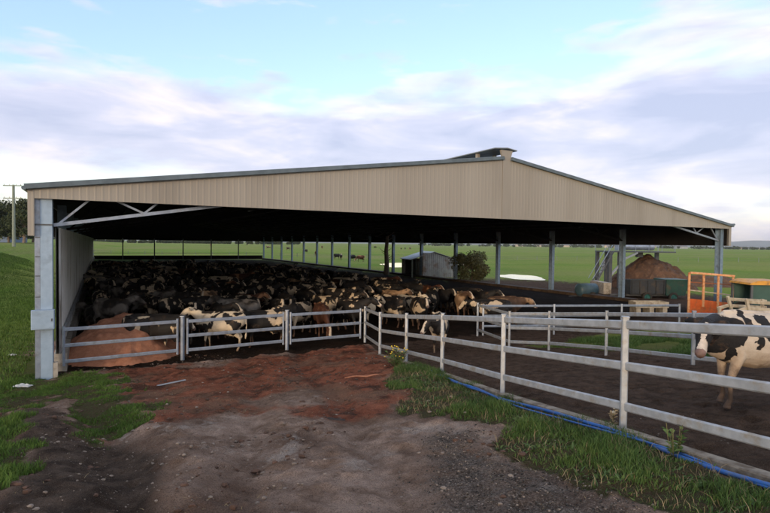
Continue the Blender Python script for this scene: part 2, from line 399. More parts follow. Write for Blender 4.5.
# scattered small stones
vor2 = t.n('ShaderNodeTexVoronoi'); vor2.inputs['Scale'].default_value = 17; t.l(co, vor2.inputs['Vector'])
st = t.ramp(vor2.outputs['Distance'], [(.13, 1.0), (.2, 0.0)])
stm = t.math('MULTIPLY', st, t.ramp(t.noise(co, 1.7, 4), [(.5, 0.0), (.62, 1.0)]))
c = t.mix(t.math('MULTIPLY', stm, t.math('SUBTRACT', 1, sb.outputs[1])), c, (.24,.20,.18))
mudc = t.mix(t.ramp(t.noise(co, 3.5, 9, .65), [(.38, 0.0), (.64, 1.0)]), (.044,.029,.021), (.105,.071,.054))
mudc = t.mix(t.ramp(t.noise(co, .8, 6, .6), [(.52, 0.0), (.72, .5)]), mudc, (.12,.08,.06))
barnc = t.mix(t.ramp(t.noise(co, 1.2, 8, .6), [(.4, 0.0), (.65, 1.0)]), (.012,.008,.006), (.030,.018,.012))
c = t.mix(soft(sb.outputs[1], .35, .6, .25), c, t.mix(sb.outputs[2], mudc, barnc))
gfar = t.mix(t.ramp(t.noise(co, .045, 6, .6), [(.38, 0.0), (.62, 1.0)]), (.140,.255,.032), (.235,.290,.070))
mpf = t.n('ShaderNodeMapping'); mpf.inputs['Scale'].default_value = (.002,.012,1); mpf.inputs['Rotation'].default_value = (0,0,.15); t.l(co, mpf.inputs[0])
gfar = t.mix(t.ramp(t.noise(mpf.outputs[0], 1.0, 6, .6), [(.45, 0.0), (.62, .75)]), gfar, (.26,.26,.11))
gfar = t.mix(t.ramp(n_mid, [(.35, .55), (.6, 0.0)]), gfar, (.085,.135,.026))
gn = t.mix(t.ramp(n_fine, [(.40, 0.0), (.66, 1.0)]), (.075,.052,.034), (.055,.080,.026))
cd = t.n('ShaderNodeVectorMath', operation='LENGTH'); t.l(co, cd.inputs[0])
gcol = t.mix(t.ramp(t.math('DIVIDE', cd.outputs['Value'], 60), [(.25, 0.0), (.5, 1.0)]), gn, gfar)
gcol = t.mix(t.ramp(cd.outputs['Value'], [(0.0, 0.0), (1.0, 0.0)]), gcol, gcol)
c = t.mix(soft(sa.outputs[0], .35, .6, .8), c, gcol)
c = t.mix(t.ramp(n_sp, [(.38, .45), (.52, 0.0)]), c, (.02,.015,.012))
nearf = t.ramp(t.math('DIVIDE', cd.outputs['Value'], 30), [(.3, 1.0), (.8, 0.0)])
grit = t.noise(co, 160, 3, .7)
c = t.mix(t.math('MULTIPLY', nearf, t.ramp(grit, [(.33, .7), (.47, 0.0)])), c, (.022,.016,.013))
c = t.mix(t.math('MULTIPLY', nearf, t.ramp(grit, [(.58, 0.0), (.70, .55)])), c, (.36,.31,.27))
c = t.mix(t.math('MULTIPLY', nearf, t.ramp(t.noise(co, 7, 10, .75, .5), [(.56, 0.0), (.70, .7)])), c, (.045,.030,.024))
h = t.math('ADD', t.math('MULTIPLY', n_fine, .7), t.math('ADD', t.math('MULTIPLY', n_sp, .3), t.math('MULTIPLY', n_mid, 1.6)))
h = t.math('ADD', h, t.math('ADD', t.math('MULTIPLY', stm, .5), t.math('MULTIPLY', t.noise(co, 7, 10, .75, .5), -1.2)))
vh = t.n('ShaderNodeTexVoronoi'); vh.inputs['Scale'].default_value = 7.5; t.l(co, vh.inputs['Vector'])
h = t.math('ADD', h, t.math('MULTIPLY', t.ramp(vh.outputs['Distance'], [(.15, -0.0), (.45, 1.0)]), t.math('MULTIPLY', sb.outputs[1], .9)))
t.bump(h, .06, 1.0)
M['ground'] = t.set(c, t.ramp(n_big, [(.4, 1.0), (.65, .9)]), 0, .06)
me.materials.append(M['ground'])
go = bpy.data.objects.new('ground', me); COL.objects.link(go); go['kind'] = 'structure'
# ------------------------------------------------------------------ grass blades (stuff)
def blades(name, pts, hmin, hmax, w, mat, lean=.5, hs=None):
    n = len(pts)
    a = rng.random(n)*6.283; h_ = (hmin+(hmax-hmin)*rng.random(n)**1.6)*(hs if hs is not None else 1)
    ln = (rng.random(n)*.9+.15)*lean*h_; la = rng.random(n)*6.283
    z = ground(pts[:,0], pts[:,1])-.01
    dx = np.cos(a)*w*.5; dy = np.sin(a)*w*.5
    lx = np.cos(la)*ln; ly = np.sin(la)*ln
    V = np.zeros((n, 5, 3), np.float32)
    V[:,0] = np.stack([pts[:,0]-dx, pts[:,1]-dy, z], -1); V[:,1] = np.stack([pts[:,0]+dx, pts[:,1]+dy, z], -1)
    V[:,2] = np.stack([pts[:,0]+lx*.3+dx*.8, pts[:,1]+ly*.3+dy*.8, z+h_*.6], -1); V[:,3] = np.stack([pts[:,0]+lx*.3-dx*.8, pts[:,1]+ly*.3-dy*.8, z+h_*.6], -1)
    V[:,4] = np.stack([pts[:,0]+lx, pts[:,1]+ly, z+h_*.95], -1)
    b = np.arange(n)*5
    lp = np.stack([b,b+1,b+2,b+3, b+3,b+2,b+4], -1).astype(np.int32).ravel()
    ls = np.stack([np.arange(n)*7, np.arange(n)*7+4], -1).astype(np.int32).ravel()
    m = bpy.data.meshes.new(name); m.vertices.add(n*5); m.vertices.foreach_set('co', V.ravel())
    m.loops.add(len(lp)); m.loops.foreach_set('vertex_index', lp)
    m.polygons.add(n*2); m.polygons.foreach_set('loop_start', ls)
    m.update(calc_edges=True); m.materials.append(mat)
    o = bpy.data.objects.new(name, m); COL.objects.link(o); return o
def sample_mask(n, x0, x1, y0, y1, arr):
    x = rng.uniform(x0, x1, n); y = rng.uniform(y0, y1, n)
    i = np.clip(np.searchsorted(xs, x)-1, 0, nx-2); j = np.clip(np.searchsorted(ys, y)-1, 0, ny-2)
    k = arr[j, i] > rng.random(n)*.6+.25
    return np.stack([x[k], y[k]], -1)
vg = vergeR.astype(float)
p = sample_mask(520000, -1.5, 7.5, 2.0, 19, vg)
cl = fbm(p[:,0]*1.6, p[:,1]*1.6, 4, 71)+.45*np.exp(-((fence_x(FA, p[:,1])-p[:,0]-.35)/.35)**2)*0
dfe = fence_x(FA, p[:,1])-p[:,0]; cl = cl+.10*np.exp(-(dfe/.5)**2)
keep = cl > (-.02+rng.random(len(p))*.20-.10); p = p[keep]; cl = cl[keep]
hs = np.clip(.42+np.maximum(cl, 0)*3.6, .3, 1.8)
o = blades('verge_grass', p, .05, .16, .007, M['blade'], .8, hs); tag(o, 'tufts of green grass and weeds growing along the concrete kerb', 'grass', kind='stuff')
gl = (grL & ~(UB > -.5)).astype(float)+((grL) & (UB > -.5)).astype(float); gl[inb] = 0
p = sample_mask(420000, -11, -1.2, 2.2, 17.5, gl)
cl = fbm(p[:,0]*1.5, p[:,1]*1.5, 4, 73); keep = cl > -.08+rng.random(len(p))*.16-.08; p = p[keep]; cl = cl[keep]
o = blades('ditch_grass', p, .04, .13, .008, M['blade_field'], .8, np.clip(.6+cl*3, .35, 1.8)); tag(o, 'patchy grass on the muddy bank by the big left column', 'grass', kind='stuff')
x = rng.uniform(-42, -9, 260000); y = rng.uniform(13, 60, 260000); k = ((x*Fv[0]+y*Fv[1]-U0) < -.6) & (x/y > -.85); p = np.stack([x[k], y[k]], -1)
o = blades('bank_grass', p, .06, .2, .022, M['blade_field'], .8); tag(o, 'green pasture grass on the slope outside the barn wall', 'grass', kind='stuff')
x = rng.uniform(5, 22, 260000); y = rng.uniform(5, 22, 260000); k = (x > fence_x(FB, y)+.15); p = np.stack([x[k], y[k]], -1)
i = np.clip(np.searchsorted(xs, p[:,0])-1, 0, nx-2); j = np.clip(np.searchsorted(ys, p[:,1])-1, 0, ny-2); k = (grass[j, i] > .5) & (fbm(p[:,0]*.8, p[:,1]*.8, 3, 99) > -.08); p = p[k]
o = blades('yard_grass', p, .06, .22, .014, M['blade'], .8); tag(o, 'green grass patch beyond the far race fence', 'grass', kind='stuff')
p2 = sample_mask(60000, -1.5, 7.5, 2.0, 17, vg); cl2 = fbm(p2[:,0]*2.3, p2[:,1]*2.3, 4, 83); p2 = p2[cl2 > .05]
o = blades('verge_weeds', p2, .02, .06, .030, M['leaf_weed'], 2.2); tag(o, 'low broad-leaved weeds among the verge grass', 'weeds', kind='stuff')
p2 = sample_mask(40000, -1.5, 7.5, 2.0, 17, vg)[:3500]
o = blades('dry_grass', p2, .04, .16, .006, M['dry'], 1.1); tag(o, 'dry dead grass blades mixed through the verge', 'grass', kind='stuff')
x = rng.uniform(-9, 4, 9000); y = rng.uniform(2.3, 18.5, 9000); k = (x < fence_x(FA, y)-.1) & (fbm(x*.6, y*.6, 3, 57) > .0)
o = blades('straw_litter', np.stack([x[k], y[k]], -1), .015, .035, .007, M['dry'], 3.5); tag(o, 'bits of straw littering the dirt track', 'straw', kind='stuff')
# dry stalks and loose stones
st_ = MB()
sx = np.concatenate([rng.uniform(-9, 7.5, 1500), rng.uniform(-5.5, -.8, 700)]); sy = np.concatenate([rng.uniform(2.1, 18, 1500), rng.uniform(2.3, 8.5, 700)])
for a, b in zip(sx, sy):
    if a > fence_x(FA, b)-.1 or fbm(np.array([a*.7]), np.array([b*.7]), 3, 5)[0] < -.02: continue
    r = .007+.022*random.random()**4; z = gz(a, b)
    n = 6; vs = []; ph = random.random()*6
    for (zz, rr) in ((-.3, .8), (.35, 1.0), (.8, .55)):
        for q in range(n):
            k = rr*(.75+.5*random.random()); vs.append((a+r*1.3*k*math.cos(ph+q*6.283/n), b+r*k*math.sin(ph+q*6.283/n), z+r*zz))
    st_.add(vs, [(q,(q+1)%n,(q+1)%n+n,q+n) for q in range(n)]+[(q+n,(q+1)%n+n,(q+1)%n+2*n,q+2*n) for q in range(n)]+[tuple(range(2*n,3*n))])
o = st_.build('loose_stones', M['stone']); tag(o, 'small loose stones scattered over the dirt track', 'stones', kind='stuff')
gv = MB(); gi = 0
gxs = rng.uniform(.1, 4.6, 30000); gys = rng.uniform(2.6, 7.5, 30000)
ii = np.clip(np.searchsorted(xs, gxs)-1, 0, nx-2); jj = np.clip(np.searchsorted(ys, gys)-1, 0, ny-2)
gsoft = blur(grav, 14); kk = gsoft[jj, ii]*.9+fbm(gxs*2, gys*2, 4, 93)*.9 > rng.random(len(gxs))*.8+.1; gxs = gxs[kk][:9000]; gys = gys[kk][:9000]; gzs = ground(gxs, gys)
for a, b, z in zip(gxs, gys, gzs):
    r = .003+.009*random.random()**2; ph = random.random()*6; vs = []
    for (zz, rr_) in ((-.3,.9),(.7,.7)):
        for q in range(5):
            k = rr_*(.7+.6*random.random()); vs.append((a+r*1.3*k*math.cos(ph+q*1.2566), b+r*k*math.sin(ph+q*1.2566), z+r*zz))
    gv.add(vs, [(q,(q+1)%5,(q+1)%5+5,q+5) for q in range(5)]+[tuple(range(5,10))])
def gravmat():
    t = NT('dark_gravel'); g_ = t.n('ShaderNodeNewGeometry'); c = t.ramp(g_.outputs['Random Per Island'], [(.1, (.03,.027,.026)), (.7, (.09,.08,.072)), (1.0, (.24,.20,.175))]); t.set(c, .85, 0, .2); return t.mat
o = gv.build('gravel', gravmat()); tag(o, 'patch of dark crushed gravel beside the grassy verge', 'gravel', kind='stuff')
cl_ = MB()
for _ in range(4200):
    a = rng.uniform(-9.5, 3); b = rng.uniform(2.4, 18)
    if a > fence_x(FA, b)-.1: continue
    if fbm(np.array([a*.9]), np.array([b*.9]), 3, 45)[0] < .01: continue
    r = .010+.035*random.random()**3; z = gz(a, b); ph = random.random()*6; vs = []
    for (zz, rr_) in ((-.4,.9),(.3,1.0),(.75,.5)):
        for q in range(6):
            k = rr_*(.6+.7*random.random()); vs.append((a+r*1.3*k*math.cos(ph+q*1.047), b+r*k*math.sin(ph+q*1.047), z+r*zz))
    cl_.add(vs, [(q,(q+1)%6,(q+1)%6+6,q+6) for q in range(6)]+[(q+6,(q+1)%6+6,(q+1)%6+12,q+12) for q in range(6)]+[tuple(range(12,18))])
o = cl_.build('dirt_clods', simple('dark_clod_soil', (.09,.05,.036), (.05,.032,.025), 4, .95, 0, .004, 60)); tag(o, 'crumbled dark clods lying over the track and red dirt', 'clods', kind='stuff')
# ------------------------------------------------------------------ the barn
BL = 102.0; NB = 15; BAY = BL/NB; BW = 35.2; RU = 17.15
ZE, ZR, ZF, ZS = 5.42, 7.82, 5.15, 4.1
barn = empty('cattle_barn', W(0,0,0), TH, 'huge open steel cattle barn with taupe gable cladding and a low ridge vent', 'barn')
def roofz(u): return ZE+(ZR-ZE)*(1-abs(u-RU)/(RU+.5)) if True else 0
def corr(name, u0, u1, zb, ztf, v, mat, per=.19, dep=.005, th=.03):
    mb = MB(); n = max(1, int((u1-u0)/per)); prof = []
    for i in range(n):
        b = u0+i*(u1-u0)/n; p_ = (u1-u0)/n
        prof += [(b, 0), (b+p_*.62, 0), (b+p_*.72, -dep), (b+p_*.9, -dep)]
    prof.append((u1, 0))
    vs = []
    for (u, d) in prof:
        vs += [(u, v+d, zb), (u, v+d, ztf(u)), (u, v+d+th, zb), (u, v+d+th, ztf(u))]
    fs = []
    for i in range(len(prof)-1):
        a = i*4; b = a+4
        fs += [(a,b,b+1,a+1), (b+2,a+2,a+3,b+3), (a+2,b+2,b,a), (a+1,b+1,b+3,a+3)]
    mb.add(vs, fs); return mb.build(name, mat, barn)
EU = .38
corr('gable_cladding', -.22, RU-.22, ZF, roofz, -.12, M['clad'])
corr('gable_cladding', RU+.22, BW+.10, ZF, roofz, -.12, M['clad'])
corr('corner_cladding', -EU, -.222, ZS, roofz, -.12, M['clad'])
corr('corner_cladding', BW+.102, BW+.36, ZS, roofz, -.12, M['clad'])
# plain ridge piece, a little flared
mb = MB(); 
vs = [(RU-.215,-.14,ZF),(RU+.215,-.14,ZF),(RU+.215,-.14,roofz(RU)-.05),(RU+.34,-.14,roofz(RU)+.36),(RU-.34,-.14,roofz(RU)+.36),(RU-.215,-.14,roofz(RU)-.05)]
vs += [(a,b+.1,c_) for a,b,c_ in vs]; n = 6
mb.add(vs, [tuple(range(6)), tuple(range(11,5,-1))]+[(i+6,(i+1)%6+6,(i+1)%6,i) for i in range(6)]); mb.build('ridge_end_panel', M['clad'], barn)
# barge flashing
for (a, b, s_) in ((-EU-.06, RU-.23, 0), (RU+.23, BW+.42, 1)):
    mb = MB(); mb.bar((a,-.17,roofz(a)+.03), (b,-.17,roofz(b)+.03), .17, .15, up=(0,0,1), bev=.01); mb.build('barge_flashing', M['cap'], barn)
mb = MB(); mb.tube([(-EU-.07,-.26,ZE+.0),(-EU-.07,BL,ZE+.0)], .06, 8); mb.build('gutter', M['cap'], barn)
mb = MB(); mb.tube([(BW+.45,-.26,ZE+.0),(BW+.45,BL,ZE+.0)], .06, 8); mb.build('gutter', M['cap'], barn)
# roof, two corrugated-looking slabs (top sheet and black sheet painting in the shade underneath)
for (a, b) in ((-EU-.04, RU-.28), (RU+.28, BW+.40)):
    za, zb = roofz(a)-.02, roofz(b)-.02
    mb = MB(); k = 2; 
    mb.add([(a,-.08,za),(b,-.08,zb),(b,BL,zb),(a,BL,za),(a,-.08,za+.03),(b,-.08,zb+.03),(b,BL,zb+.03),(a,BL,za+.03)],
       [(0,3,2,1),(4,5,6,7),(0,1,5,4),(1,2,6,5),(2,3,7,6),(3,0,4,7)], 0)
    mb.build('roof', M['roof'], barn)
    mb = MB(); mb.add([(a,-.04,za-.03),(b,-.04,zb-.03),(b,BL-.05,zb-.03),(a,BL-.05,za-.03)], [(0,3,2,1)]); mb.build('roof_shade_sheet', M['shadeblack'], barn)
mb = MB()
for u in np.arange(1.2, BW, 1.45):
    if abs(u-RU) < .4: continue
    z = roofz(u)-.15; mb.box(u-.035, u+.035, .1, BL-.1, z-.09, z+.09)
mb.build('purlins', M['shadeblack'], barn)
# ridge vent
mb = MB(); 
mb.add([(RU-.75,-.2,ZR+.40),(RU,-.2,ZR+.47),(RU+.55,-.2,ZR+.40),(RU+.55,BL,ZR+.40),(RU,BL,ZR+.47),(RU-.75,BL,ZR+.40)]+[(RU-.75,-.2,ZR+.36),(RU,-.2,ZR+.43),(RU+.55,-.2,ZR+.36),(RU+.55,BL,ZR+.36),(RU,BL,ZR+.43),(RU-.75,BL,ZR+.36)],
  [(0,1,4,5),(1,2,3,4),(7,6,11,10),(8,7,10,9),(0,6,7,1),(1,7,8,2),(2,8,9,3),(3,9,10,4),(4,10,11,5),(5,11,6,0)])
vent = mb.build('ridge_vent', M['roof'], barn)
mb = MB(); mb.box(-.07,.07,-.07,.07,-.12,.36); vpost = mb.mesh('vent_post', M['clad'])
for i in range(34):
    v = 1.2+i*3
    for s_ in (-.55, .45): inst('vent_post', vpost, vent, (RU+s_, v, ZR))
# side fascias hanging below the eaves
for u, s_ in ((-EU, 1), (BW+.36, -1)):
    mb = MB(); x0, x1 = (u, u+.03) if s_ > 0 else (u-.03, u)
    y = .0
    n = int(BL/.19); vs = []; fs = []
    for i in range(n+1):
        v = -.09+i*(BL+.09)/n; d = .02 if i % 2 else 0
        vs += [(x0-d*s_, v, ZS), (x0-d*s_, v, ZE+.02), (x1+0*s_, v, ZS), (x1, v, ZE+.02)]
    for i in range(n):
        a = i*4; b = a+4; fs += [(a,b,b+1,a+1),(b+2,a+2,a+3,b+3),(a+2,b+2,b,a)]
    mb.add(vs, fs); sf = mb.build('side_fascia', M['clad'], barn)
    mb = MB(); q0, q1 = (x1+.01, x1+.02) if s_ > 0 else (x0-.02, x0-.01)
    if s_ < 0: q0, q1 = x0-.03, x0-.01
    mb.box(q0, q1, .1, BL-.1, ZS+.01, ZE-.1); mb.build('fascia_shade_sheet', M['shadeblack'], sf)  # black sheet added inside the fascia to paint in its shade
# far gable
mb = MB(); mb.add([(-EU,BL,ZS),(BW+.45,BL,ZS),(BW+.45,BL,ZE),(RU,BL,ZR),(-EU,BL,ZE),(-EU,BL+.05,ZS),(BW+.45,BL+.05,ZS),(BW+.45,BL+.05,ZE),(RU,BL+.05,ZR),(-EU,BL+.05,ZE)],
    [(4,3,2,1,0),(5,6,7,8,9),(0,1,6,5),(1,2,7,6),(4,0,5,9)]); mb.build('far_gable', M['shadeblack'], barn)
mb = MB(); mb.box(.4, BW-.4, BL-.25, BL-.05, 0, .85); mb.build('end_wall', M['shadeblack'], barn)
# frames: I-shaped columns and tapered trusses
def icol(w, d, h, t_=.03):
    mb = MB(); mb.box(-w/2, w/2, -d/2, -d/2+t_, 0, h); mb.box(-w/2, w/2, d/2-t_, d/2, 0, h); mb.box(-t_/2, t_/2, -d/2+t_, d/2-t_, 0, h)
    return mb
def boxcol(w, d, h):
    mb = MB(); mb.bar((0,0,0), (0,0,h), w, d, up=(0,1,0), bev=.02); return mb
side_col = icol(.30, .34, ZE-.05).mesh('post', M['bluepost'])
mb = MB(); L = 7.0
def chord(s_, o_):
    m_ = MB(); z0 = 4.42; m_.bar((o_+s_*.2,0,z0), (o_+s_*17.2,0,z0+17.0*.165), .08, .10, up=(0,0,1))
    us = [.35, 1.35, 2.6, 3.6, 5.0, 6.0, 7.4, 8.6, 10, 11.4, 13, 14.6]
    for i in range(len(us)-1):
        f = lambda u, top: (o_+s_*u, 0, (roofz(RU-(RU+.2-u))-.22 if top else z0+u*.165))
        m_.bar(f(us[i], i % 2 == 1), f(us[i+1], i % 2 == 0), .05, .06)
    return m_
chL = chord(1, 0).mesh('truss', M['galv']); chR = chord(-1, BW).mesh('truss', M['galv'])
shaded_tr = [c_.copy() for c_ in (chL, chR)]
for d_ in shaded_tr: d_.materials.clear(); d_.materials.append(M['shadeblack'])  # inner trusses: same mesh, with the barn's shade painted as black
for i in range(NB+1):
    v = .32+i*(BL-.7)/NB
    if i > 0:
        inst('post', side_col, barn, (0.05, v, 0))
    inst('post', side_col, barn, (BW-.12, v, 0))
    for me_ in (chL, chR): inst('truss', me_ if i == 0 else shaded_tr[0 if me_ is chL else 1], barn, (0, v, 0))
# big front left column: broad face, web and bolt plates
mb = MB(); mb.box(-.10,.19,.0,.035,-.1,ZF+.02); mb.box(-.10,.19,.385,.42,-.1,ZF+.02); mb.box(.04,.07,.035,.385,-.1,ZF+.02)
for z in (1.9,2.45,3.0,3.55,4.1): pass
colm = mb.build('column', M['postblue'], barn); tag(colm, 'broad pale blue column at the near left corner')
mb = MB(); mb.box(-.235,-.105,.02,.30,-.1,ZF+.02); 
cs = mb.build('column_flange', M['galv'], colm)
mb = MB()
for z in (1.75,2.35,2.95,3.5,4.05): mb.box(-.22,-.10,-.012,.018,z,z+.02)
mb.build('tie_bolts', M['darksteel'], colm)
mb = MB(); mb.box(-.24,.20,-.02,-.003,4.40,4.44); mb.build('cleat', M['darksteel'], colm)
mb = MB(); mb.box(.20,.31,-.02,.14,-.1,.45); mb.build('footing_block', M['conc'], barn)
mb = MB(); mb.bar((-.03,-.12,1.46),(-.03,-.12,2.0),.56,.20, up=(0,1,0), bev=.015); bx_ = mb.build('meter_box', M['postblue'], barn)
mb = MB(); mb.box(-.29,.23,-.230,-.222,1.49,1.97); mb.build('box_door', M['postblue'], bx_)
mb = MB(); mb.box(.17,.20,-.245,-.230,1.68,1.76); mb.build('latch', M['darksteel'], bx_)
# right-hand near column, seen behind the orange cage
# left wall: tall vertical sheets over a concrete kerb
n = 60; mb = MB(); vs = []; fs = []
seg = 1.02; k = 0; v = .75
prof = []
while v < BL-.4:
    prof += [(v, 0), (v+.10, .045), (v+.5, .045), (v+.58, 0)]; v += seg
prof.append((BL-.4, 0))
for (v, d) in prof: vs += [(.30+d, v, .55), (.30+d, v, 4.35), (.22, v, .55), (.22, v, 4.35)]
for i in range(len(prof)-1):
    a = i*4; b = a+4; fs += [(b,a,a+1,b+1),(a+2,b+2,b+3,a+3),(a+1,a+3,b+3,b+1)]
mb.add(vs, fs); mb.build('wall', M['wall'], barn)
mb = MB(); mb.box(.16,.50,.75,BL-.4,-.1,.55); mb.build('wall_kerb', M['conc'], barn)
mb = MB(); mb.box(.36,.44,.9,BL-.6,1.1,1.2); mb.build('wall_rail', M['galvw'], barn)
# right-hand kerb between the posts
mb = MB(); mb.box(BW-.55,BW+.30,6.0,BL-.3,-.1,.22); mb.build('feed_kerb', M['concdk'], barn)
mb = MB(); mb.box(21.5,21.75,4.5,88,-.1,.4); mb.build('feed_kerb', M['concdk'], barn)
# end wall thin columns
for u in (5.6, 11.6, 17.3, 23.2, 29.2):
    m_ = MB(); m_.box(-.11,.11,-.11,.11,0,ZS+.4); m_.build('end_post', M['darksteel'], barn, loc=(u, BL-.4, 0))
for z in (1.35,):
    mb = MB(); mb.box(.4,BW-.4,BL-.36,BL-.30,z,z+.07); mb.build('end_rail', M['darksteel'], barn)
# ------------------------------------------------------------------ fences
def zg(x, y): return float(gbase(np.array([x]), np.array([y]))[0])
def fence(name, pts, label, offs=(-.09,-.63,-1.16), mat='galvw', rh=.115, rw=.045, pr=.045, H=1.5, cat='fence', dside=0.0, capd=True):
    e = empty(name, (pts[0][0], pts[0][1], pts[0][2]-H), 0, label, cat)
    ox, oy, oz = pts[0][0], pts[0][1], pts[0][2]-H
    L_ = lambda p_: (p_[0]-ox, p_[1]-oy, p_[2]-oz)
    for (x, y, z) in pts:
        b = L_((x, y, z-H-.25)); q = L_((x, y, z)); m_ = MB(); m_.bar(b, q, pr*1.9, pr*1.9, up=(.3,1,0), bev=.012)
        po = m_.build('post', M[mat], e)
        if capd:
            m_ = MB(); m_.bar((q[0],q[1],q[2]), (q[0],q[1],q[2]+.018), pr*2.15, pr*2.15, up=(.3,1,0), bev=.012); m_.build('post_cap', M[mat], po)
    for a, b in zip(pts[:-1], pts[1:]):
        d = Vector((b[0]-a[0], b[1]-a[1], 0)).normalized(); nrm = Vector((-d.y, d.x, 0))*dside
        for of in offs:
            p0 = Vector(L_((a[0], a[1], a[2]+of)))+nrm; p1 = Vector(L_((b[0], b[1], b[2]+of)))+nrm
            m_ = MB(); m_.bar(p0, p1, rw, rh, bev=.016); m_.build('rail', M[mat], e)
    return e
fa = fence('race_fence', FA, 'long grey three-rail fence climbing from the gates to the near right edge', dside=.0)
fb = fence('race_fence', FB, 'far side fence of the muddy race, behind the near cow', H=1.45)
FC = [(4.35,22.5,1.36),(7.6,22.9,1.36),(10.8,23.3,1.36),(13.6,23.6,1.36)]
fc = fence('yard_fence', FC, 'short blue-grey fence between the race corner and the orange cage', mat='galv', H=1.38, offs=(-.06,-.50,-.95), rh=.10)
# feed-yard rails further right behind the cage (pale timber)
# gates between barn column and fence corner
gl_ = [((-9.62,15.35),(-6.92,17.12)), ((-6.62,17.22),(-3.74,18.98)), ((-3.48,19.05),(-.95,20.42))]
glab = ['plain steel gate beside the big left column, in front of the chip heap', 'middle steel gate with the patched cow right behind it', 'right-hand steel gate closing against the fence corner']
gl_z = [(0,0),(0,0),(0,0)]
for (a, b), lb in zip(gl_, glab):
    e = empty('steel_gate', (a[0], a[1], 0), 0, lb, 'gate', 'steel gates across the barn front')
    dx, dy = b[0]-a[0], b[1]-a[1]
    for (x, y) in ((0, 0), (dx, dy)):
        m_ = MB(); m_.bar((x, y, .20), (x, y, 1.40), .06, .06, up=(.3,1,0), bev=.01); m_.build('stile', M['galv'], e)
    for z in (1.30, .815, .33):
        m_ = MB(); m_.bar((0,0,z), (dx,dy,z), .05, .11, bev=.014); m_.build('rail', M['galv'], e)
    if lb != glab[0]:
        m_ = MB(); m_.tube([(dx,dy,.84),(dx*1.02,dy*1.02,.78),(dx*1.05,dy*1.05,.83)], .012, 6); m_.build('chain', M['darksteel'], e)
for (x, y, lb) in ((-6.77,17.17,'steel gate post between the left and middle gates'), (-3.61,19.01,'steel gate post between the middle and right gates')):
    m_ = MB(); m_.bar((0,0,-.3),(0,0,1.47),.10,.10,up=(.3,1,0),bev=.012); o = m_.build('gate_post', M['galv'], None, loc=(x,y,0)); tag(o, lb, 'post')
    m_ = MB(); m_.box(-.07,.07,-.07,.07,1.475,1.49); m_.build('cap', M['galv'], o)
# kerb under the near fence, following it
m_ = MB(); kp = [(p_[0]-.02, p_[1], p_[2]-1.50) for p_ in FA[1:]]
for a, b in zip(kp[:-1], kp[1:]):
    n_ = 6
    for i in range(n_):
        q0 = [a[k]+(b[k]-a[k])*i/n_ for k in range(3)]; q1 = [a[k]+(b[k]-a[k])*(i+1)/n_ for k in range(3)]
        m_.bar((q0[0],q0[1],q0[2]-.05), (q1[0],q1[1],q1[2]-.05), .17, .20, bev=.012)
tag(m_.build('kerb', M['kerb']), 'narrow concrete kerb under the near race fence', 'kerb')
# blue pipes snaking along the kerb
def pipe(off, r, ys0, ys1, wob, ph, lb):
    pts = []; y = ys0
    while y > ys1:
        x = float(fence_x(FA, np.array([y])))-off+wob*math.sin(y*1.1+ph)+.03*math.sin(y*3.3+ph)
        zf = float(np.interp(y, [q[1] for q in FA][::-1], [q[2]-1.5 for q in FA][::-1]))
        z = max(gz(x, y)+r*.9, zf+.02); pts.append((x, y, z+.015*math.sin(y*2+ph))); y -= .22
    m = MB(); m.tube(pts, r, 10); o = m.build('poly_pipe', M['pipe'], smooth=True); tag(o, lb, 'pipe', 'blue water pipes'); return o
pipe(.22, .025, 12.9, 1.2, .06, 0, 'thick blue poly pipe lying against the kerb under the near fence')
pipe(.30, .014, 12.4, 1.2, .09, 1.7, 'thinner blue poly pipe twisting beside the thick one')
# ------------------------------------------------------------------ cattle
def head_parts(mb, base, yaw, pitch, s=1.0):
    Mx = Matrix.Translation(Vector(base)) @ Matrix.Rotation(yaw, 4, 'Z') @ Matrix.Rotation(pitch, 4, 'Y')
    T = lambda x, y, z: Mx @ Vector((x*s, y*s, z*s))
    mb.tube([T(-.07,0,.0),T(.02,0,.03),T(.14,0,.02),T(.24,0,.0),T(.36,0,-.02),T(.46,0,-.03),T(.53,0,-.035),T(.57,0,-.04)],
            [(.05,.06),(.10,.11),(.115,.135),(.105,.125),(.075,.092),(.072,.078),(.068,.066),(.035,.035)], 14)
    mb.tube([T(.12,0,-.08),T(.3,0,-.1),T(.5,0,-.085)], [(.06,.06),(.05,.045),(.045,.04)], 10)
    for sg in (-1, 1):
        mb.tube([T(.0,sg*.07,.05),T(-.03,sg*.15,.045),T(-.06,sg*.23,.02),T(-.075,sg*.30,-.02)], [(.03,.03),(.028,.06),(.024,.055),(.014,.02)], 8)
        mb.ell(T(.19,sg*.098,.045), (.03,.03,.028), 8, 6)
    mb.ell(T(-.02,0,.085), (.05,.06,.05), 8, 6)
    return Mx
